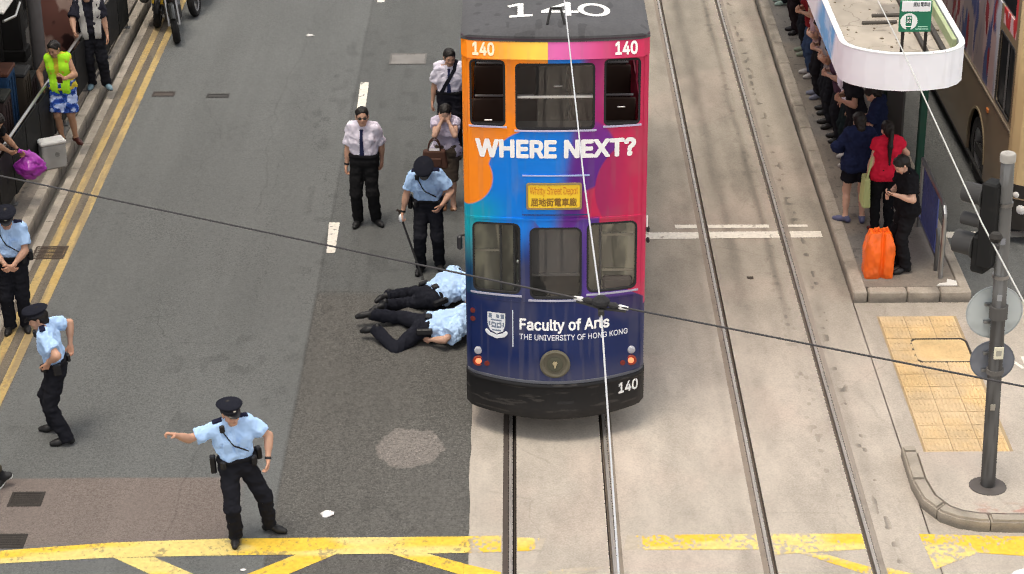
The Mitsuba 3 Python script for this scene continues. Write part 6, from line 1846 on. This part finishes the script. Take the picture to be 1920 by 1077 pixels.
# ---------------------------------------------------------------- tram stop queue
QG = 'people queueing under the tram shelter'
FOLD = dict(rh=(-0.10, 0.235, 1.14), lh=(0.10, 0.225, 1.10), re=(0.9, -0.2, -0.5), le=(-0.9, -0.2, -0.5), rdir=(-1, -0.1, 0.2), ldir=(1, -0.1, 0.1), rn=(0, -1, 0), ln=(0, -1, 0))
HOLD = dict(rh=(0.07, 0.27, 1.16), lh=(-0.07, 0.27, 1.14), re=(0.7, -0.4, -0.6), le=(-0.7, -0.4, -0.6), rcurl=45, lcurl=45, head=(0, 24, 0))
LOOSE = dict(rh=(0.25, 0.08, 0.84), lh=(-0.25, 0.05, 0.83))
dark = dict(color=BLACK, loose=0.012)
jeans = dict(color=(0.035, 0.055, 0.11), loose=0.012)
person((5.00, 25.88), 102, 'boy all in black looking at his phone beside the blue barrier', h=1.68, z=0.15, skin='pale', watch=None,
    top=dict(color=(0.008, 0.008, 0.010), sleeve=0.7, hem=-0.10, loose=0.016, collar=False), bottom=dict(color=(0.010, 0.010, 0.012), loose=0.014),
    pose=dict(lean=6, head=(4, 32, 0), wlh=(4.79, 25.70, 1.28), le=(-0.4, -0.2, -1), rh=(0.06, 0.25, 1.10), re=(0.6, -0.4, -0.7), lcurl=40, rcurl=40, ldir=(0.3, 0.9, 0.15), ln=(0.3, -0.2, 1)))
ph = thing('phone', 'small black phone in the hands of the boy in black', 'phone')
obj(ph, None, box(4.725, 25.72, 1.315, 0.075, 0.14, 0.012, 0.005).apply_transform(trimesh.transformations.rotation_matrix(0.5, (0, 1, 0), (4.725, 25.72, 1.315))), 'vc_gloss', (0.02, 0.02, 0.022))
person((4.90, 27.05), 8, 'woman in a red top seen from behind, long black ponytail down her back', h=1.66, z=0.15, female=True, skin='pale', hair='pony', shoes=(0.12, 0.015, 0.012),
    top=dict(name='blouse', color=(0.58, 0.016, 0.045), sleeve=0.35, hem=-0.10, loose=0.014, collar=False), bottom=dict(color=(0.010, 0.010, 0.012), loose=0.006),
    pose=dict(head=(8, 6, 0), lh=(-0.24, 0.06, 0.86), rh=(0.17, 0.24, 1.06), re=(0.8, -0.4, 0)))
gb = thing('green_bag', 'pale green shopping bag hanging at the left side of the woman in red', 'bag')
m = m3.Manifold.batch_hull([m3.Manifold.sphere(0.02, 12).translate((sx * w, sy * d, z)) for z, w, d in ((0, 0.035, 0.15), (0.36, 0.02, 0.11)) for sx in (-1, 1) for sy in (-1, 1)])
obj(gb, 'body', trimesh.Trimesh(m.to_mesh().vert_properties[:, :3] + (4.640, 27.02, 0.62), m.to_mesh().tri_verts), 'vc_cloth', (0.42, 0.46, 0.20), smooth=40)
obj(gb, 'strap', tube([(4.64, 26.95, 0.99), (4.70, 27.0, 1.25), (4.755, 27.05, 1.50)], 0.016), 'vc_cloth', (0.44, 0.50, 0.22))
person((4.585, 27.46), 4, 'girl in a navy jacket and dark shorts seen from behind, bare legs', h=1.63, z=0.15, female=True, skin='pale', hair='bob', shoes=(0.10, 0.11, 0.20),
    top=dict(name='jacket', color=(0.013, 0.019, 0.055), sleeve=1.9, hem=-0.12, loose=0.022, collar=False), bottom=dict(kind='shorts', color=(0.008, 0.008, 0.012), loose=0.020, length=0.30),
    pose=dict(head=(10, 18, 0), rh=(0.16, 0.22, 1.05), lh=(-0.16, 0.22, 1.05), re=(0.9, -0.4, -0.2), le=(-0.9, -0.4, -0.2), lf=(-0.13, 0.0), rf=(0.11, -0.03), lyaw=55, ryaw=-10))
person((5.02, 28.45), 70, 'man in a navy shirt with head bowed, next to the girl in the navy jacket', h=1.68, z=0.15, skin='mid',
    top=dict(color=(0.014, 0.020, 0.055), sleeve=0.8, hem=-0.06, loose=0.02), bottom=dark, pose=dict(HOLD, lean=6, head=(5, 34, 0)))
Q = [
    (4.92, 29.35, 96, 'person all in black standing in the queue right behind the girl in navy', dict(color=(0.014, 0.014, 0.018), hem=-0.08, sleeve=0.6, loose=0.014), dark, (0.50, 0.48, 0.46), False, HOLD),
    (4.92, 29.95, 92, 'person in a white shirt with a black bag strap in the queue', dict(color=(0.72, 0.70, 0.80), hem=0.0, sleeve=0.85, loose=0.022), dict(color=(0.010, 0.018, 0.02), loose=0.014), (0.55, 0.53, 0.50), True, dict(LOOSE, head=(0, 20, 0))),
    (4.88, 30.55, 90, 'person in a dark purple top with black shoes in the queue', dict(color=(0.085, 0.045, 0.075), hem=-0.06, sleeve=0.6, loose=0.012), dark, (0.012, 0.012, 0.012), True, HOLD),
    (4.84, 31.15, 95, 'person in a grey shirt with folded bare forearms in the queue', dict(color=(0.30, 0.28, 0.29), hem=-0.05, sleeve=0.6, loose=0.014, collar=False), dark, (0.015, 0.013, 0.012), False, FOLD),
    (4.86, 31.75, 90, 'person in a dark maroon top with black shoes in the queue', dict(color=(0.05, 0.02, 0.025), hem=-0.05, sleeve=0.7, loose=0.012), dark, (0.012, 0.012, 0.012), True, HOLD),
    (4.82, 32.45, 94, 'person in a pale pink patterned top holding a bag in the queue', dict(color=(0.42, 0.28, 0.30), hem=-0.06, sleeve=0.5, loose=0.012, collar=False), dict(color=(0.012, 0.011, 0.014), loose=0.012), (0.17, 0.18, 0.24), True, FOLD),
    (4.84, 33.45, 98, 'man in a dark red T-shirt and blue jeans in the queue', dict(color=(0.20, 0.014, 0.018), hem=-0.08, sleeve=0.75, loose=0.016, collar=False), jeans, (0.40, 0.38, 0.36), False, dict(HOLD, lean=3)),
    (4.88, 34.55, 92, 'person in dark clothes with greenish shoes behind the man in jeans', dict(color=(0.06, 0.012, 0.016), hem=-0.06, sleeve=0.7, loose=0.014), dark, (0.20, 0.23, 0.17), False, FOLD),
    (4.86, 35.65, 95, 'person in dark maroon and black trousers near the top of the picture', dict(color=(0.035, 0.012, 0.018), hem=-0.06, sleeve=0.8, loose=0.014), dict(color=(0.014, 0.008, 0.010), loose=0.022), (0.012, 0.01, 0.012), False, LOOSE),
    (4.82, 37.30, 92, 'person with pale green shoes furthest along the platform', dict(color=(0.10, 0.10, 0.11), hem=-0.06, sleeve=0.7, loose=0.014), dark, (0.33, 0.43, 0.38), False, LOOSE),
]
for x, y, fc, lab, tp_, bt_, sc2, fem, ps_ in Q:
    ps_ = {**ps_, 'lean': 13}
    x -= 0.08
    person((x, y), fc, lab, h=1.62 if fem else 1.70, z=0.15, female=fem, skin='pale' if fem else 'mid', hair='long' if fem and y < 32 else 'short', top=tp_, bottom=dict(bt_), shoes=sc2, pose=ps_, group=QG, res=0.016)
sb = thing('shoulder_bag', 'black shoulder bag at the side of the person in the white shirt', 'bag')
obj(sb, 'body', box(4.86, 29.70, 1.06, 0.24, 0.09, 0.24, 0.04), 'vc_rough', (0.018, 0.017, 0.02))
obj(sb, 'strap', tube([(4.78, 29.72, 1.17), (4.72, 29.80, 1.40), (4.80, 29.86, 1.58), (4.92, 29.80, 1.42), (4.93, 29.72, 1.17)], 0.016), 'vc_rough', (0.018, 0.017, 0.025))
# the big orange carrier bag on the platform
ob = thing('orange_bag', 'big bright orange plastic bag standing on the platform behind the boy in black', 'bag')
m = trimesh.creation.box((0.40, 0.30, 0.62))
m = refine(m, 0.02)
v = m.vertices
z = (v[:, 2] + 0.31) / 0.62
pin = np.interp(z, [0, 0.12, 0.6, 0.85, 1.0], [0.88, 1.0, 1.0, 0.80, 0.62])
v[:, 0] *= pin; v[:, 1] *= pin
e = (np.abs(v[:, 0]) / 0.2) ** 4 + (np.abs(v[:, 1]) / 0.15) ** 4
v[:, :2] *= (1 / np.maximum(e, 1e-9) ** 0.25).clip(0.84, 1.0)[:, None] if False else np.where(e > 1, e ** -0.25, 1.0)[:, None]
crease = np.exp(-((v[:, 0] - 0.025) / 0.025) ** 2) * (v[:, 1] < 0)
v[:, 1] += 0.045 * crease
m.vertices = v + trimesh.Trimesh(v, m.faces, process=False).vertex_normals * (0.035 * (meshkit.fbm(v * (16, 16, 7), 3, 2) - 0.5))[:, None]
m.apply_translation((4.645, 25.72, 0.455))
obj(ob, 'bag', m, 'vc_gloss', (0.92, 0.145, 0.010), smooth=True)
for dx in (-0.05, 0.06):
    obj(ob, 'handle_loop', tube([(4.645 + dx - 0.04, 25.70, 0.74), (4.645 + dx - 0.025, 25.69, 0.82), (4.645 + dx + 0.02, 25.69, 0.83), (4.645 + dx + 0.04, 25.70, 0.74)], 0.014), 'vc_gloss', (0.92, 0.16, 0.02))

# bin at the lower right corner of the picture, only its top in view
lb = thing('litter_bin', 'white domed top of a dark green bin at the bottom right corner', 'bin')
obj(lb, 'drum', revolve([(0, 0.004), (0.19, 0.004), (0.20, 0.02), (0.20, 0.78), (0.0, 0.78)], 32, (4.75, 17.33, 0)), 'vc_rough', (0.015, 0.05, 0.035), smooth=40)
obj(lb, 'ring', revolve([(0.0, 0.78), (0.212, 0.78), (0.215, 0.81), (0.20, 0.83), (0.0, 0.83)], 32, (4.75, 17.33, 0)), 'vc_gloss', (0.03, 0.03, 0.03), smooth=40)
obj(lb, 'dome', revolve([(0.0, 0.83), (0.185, 0.83), (0.17, 0.87), (0.12, 0.905), (0.05, 0.925), (0.0, 0.93)], 32, (4.75, 17.33, 0)), 'vc_gloss', (0.72, 0.73, 0.74), smooth=True)

# ================================================================ overhead wires
def wire(name, label, pts, r, tone, group=None):
    k = thing(name, label, 'wire', group)
    p = np.array(pts, float)
    fine = [p[0]]
    for a, b in zip(p[:-1], p[1:]):
        for t in np.linspace(0, 1, 9)[1:]: fine.append(a + (b - a) * t)
    return obj(k, None, tube(fine, r, 8), 'vc_plain', tone)


wire('contact_wire', 'pale overhead contact wire running above the tram in front of its rear window', [(0.36, 44, 6.41), (0.391, 17.736, 6.41), (0.438, 13.678, 6.41), (0.48, 11.75, 6.41), (0.457, 8.763, 6.41), (0.40, -6, 6.41)], 0.0056, (0.42, 0.43, 0.45))
wire('contact_wire', 'pale overhead contact wire over the right-hand track, crossing the shelter fascia', [(3.06, 44, 6.41), (3.031, 16.417, 6.41), (2.985, 12.903, 6.41), (3.02, 10.55, 6.41), (3.0, -6, 6.41)], 0.0056, (0.42, 0.42, 0.40))
wire('span_wire', 'dark span wire slung across the whole street, holding up the contact wires', [(-9.3, 16.43, 6.62), (-3.505, 13.627, 6.5), (0.471, 11.626, 6.47), (2.729, 10.472, 6.5), (13.5, 5.0, 6.8)], 0.0060, (0.035, 0.033, 0.035))
hg = thing('wire_hanger', 'black insulated hanger where span wire and contact wire meet in front of the tram', 'hanger')
obj(hg, 'bell', revolve([(0, 0.075), (0.026, 0.066), (0.050, 0.045), (0.055, 0.028), (0.048, 0.012), (0.03, 0.0), (0, 0)], 24, (0.478, 11.63, 6.445), (0, 0, 1)), 'vc_rough', (0.02, 0.02, 0.022))
d = np.array([0.894, -0.449, 0.0]); cpt = np.array([0.478, 11.63, 6.468])
for s in (-1, 1):
    obj(hg, 'insulator', tube([cpt + s * d * 0.055, cpt + s * d * 0.09, cpt + s * d * 0.115], [0.016, 0.022, 0.010]), 'vc_rough', (0.03, 0.03, 0.032))
    obj(hg, 'sleeve', tube([cpt + s * d * 0.115, cpt + s * d * 0.13, cpt + s * d * 0.175], [0.012, 0.015, 0.011]), 'vc_rough', (0.66, 0.66, 0.64))
obj(hg, 'clamp', box(0.478, 11.63, 6.425, 0.035, 0.12, 0.045, 0.008), 'vc_rough', (0.04, 0.04, 0.04))
obj(hg, 'yoke', tube([cpt - d * 0.16 + (0, 0, -0.02), cpt + (0, 0, -0.035), cpt + d * 0.16 + (0, 0, -0.02)], 0.009), 'vc_rough', (0.05, 0.05, 0.05))
h2 = thing('wire_hanger', 'small dark hanger on the right-hand contact wire near the signal pole', 'hanger')
obj(h2, 'bell', revolve([(0, 0.06), (0.03, 0.055), (0.045, 0.03), (0.03, 0.0), (0, 0)], 20, (3.008, 12.6, 6.42), (0, 0, 1)), 'vc_rough', (0.03, 0.028, 0.026))
obj(h2, 'clamp', box(3.008, 12.6, 6.405, 0.03, 0.14, 0.035, 0.006), 'vc_rough', (0.04, 0.04, 0.04))
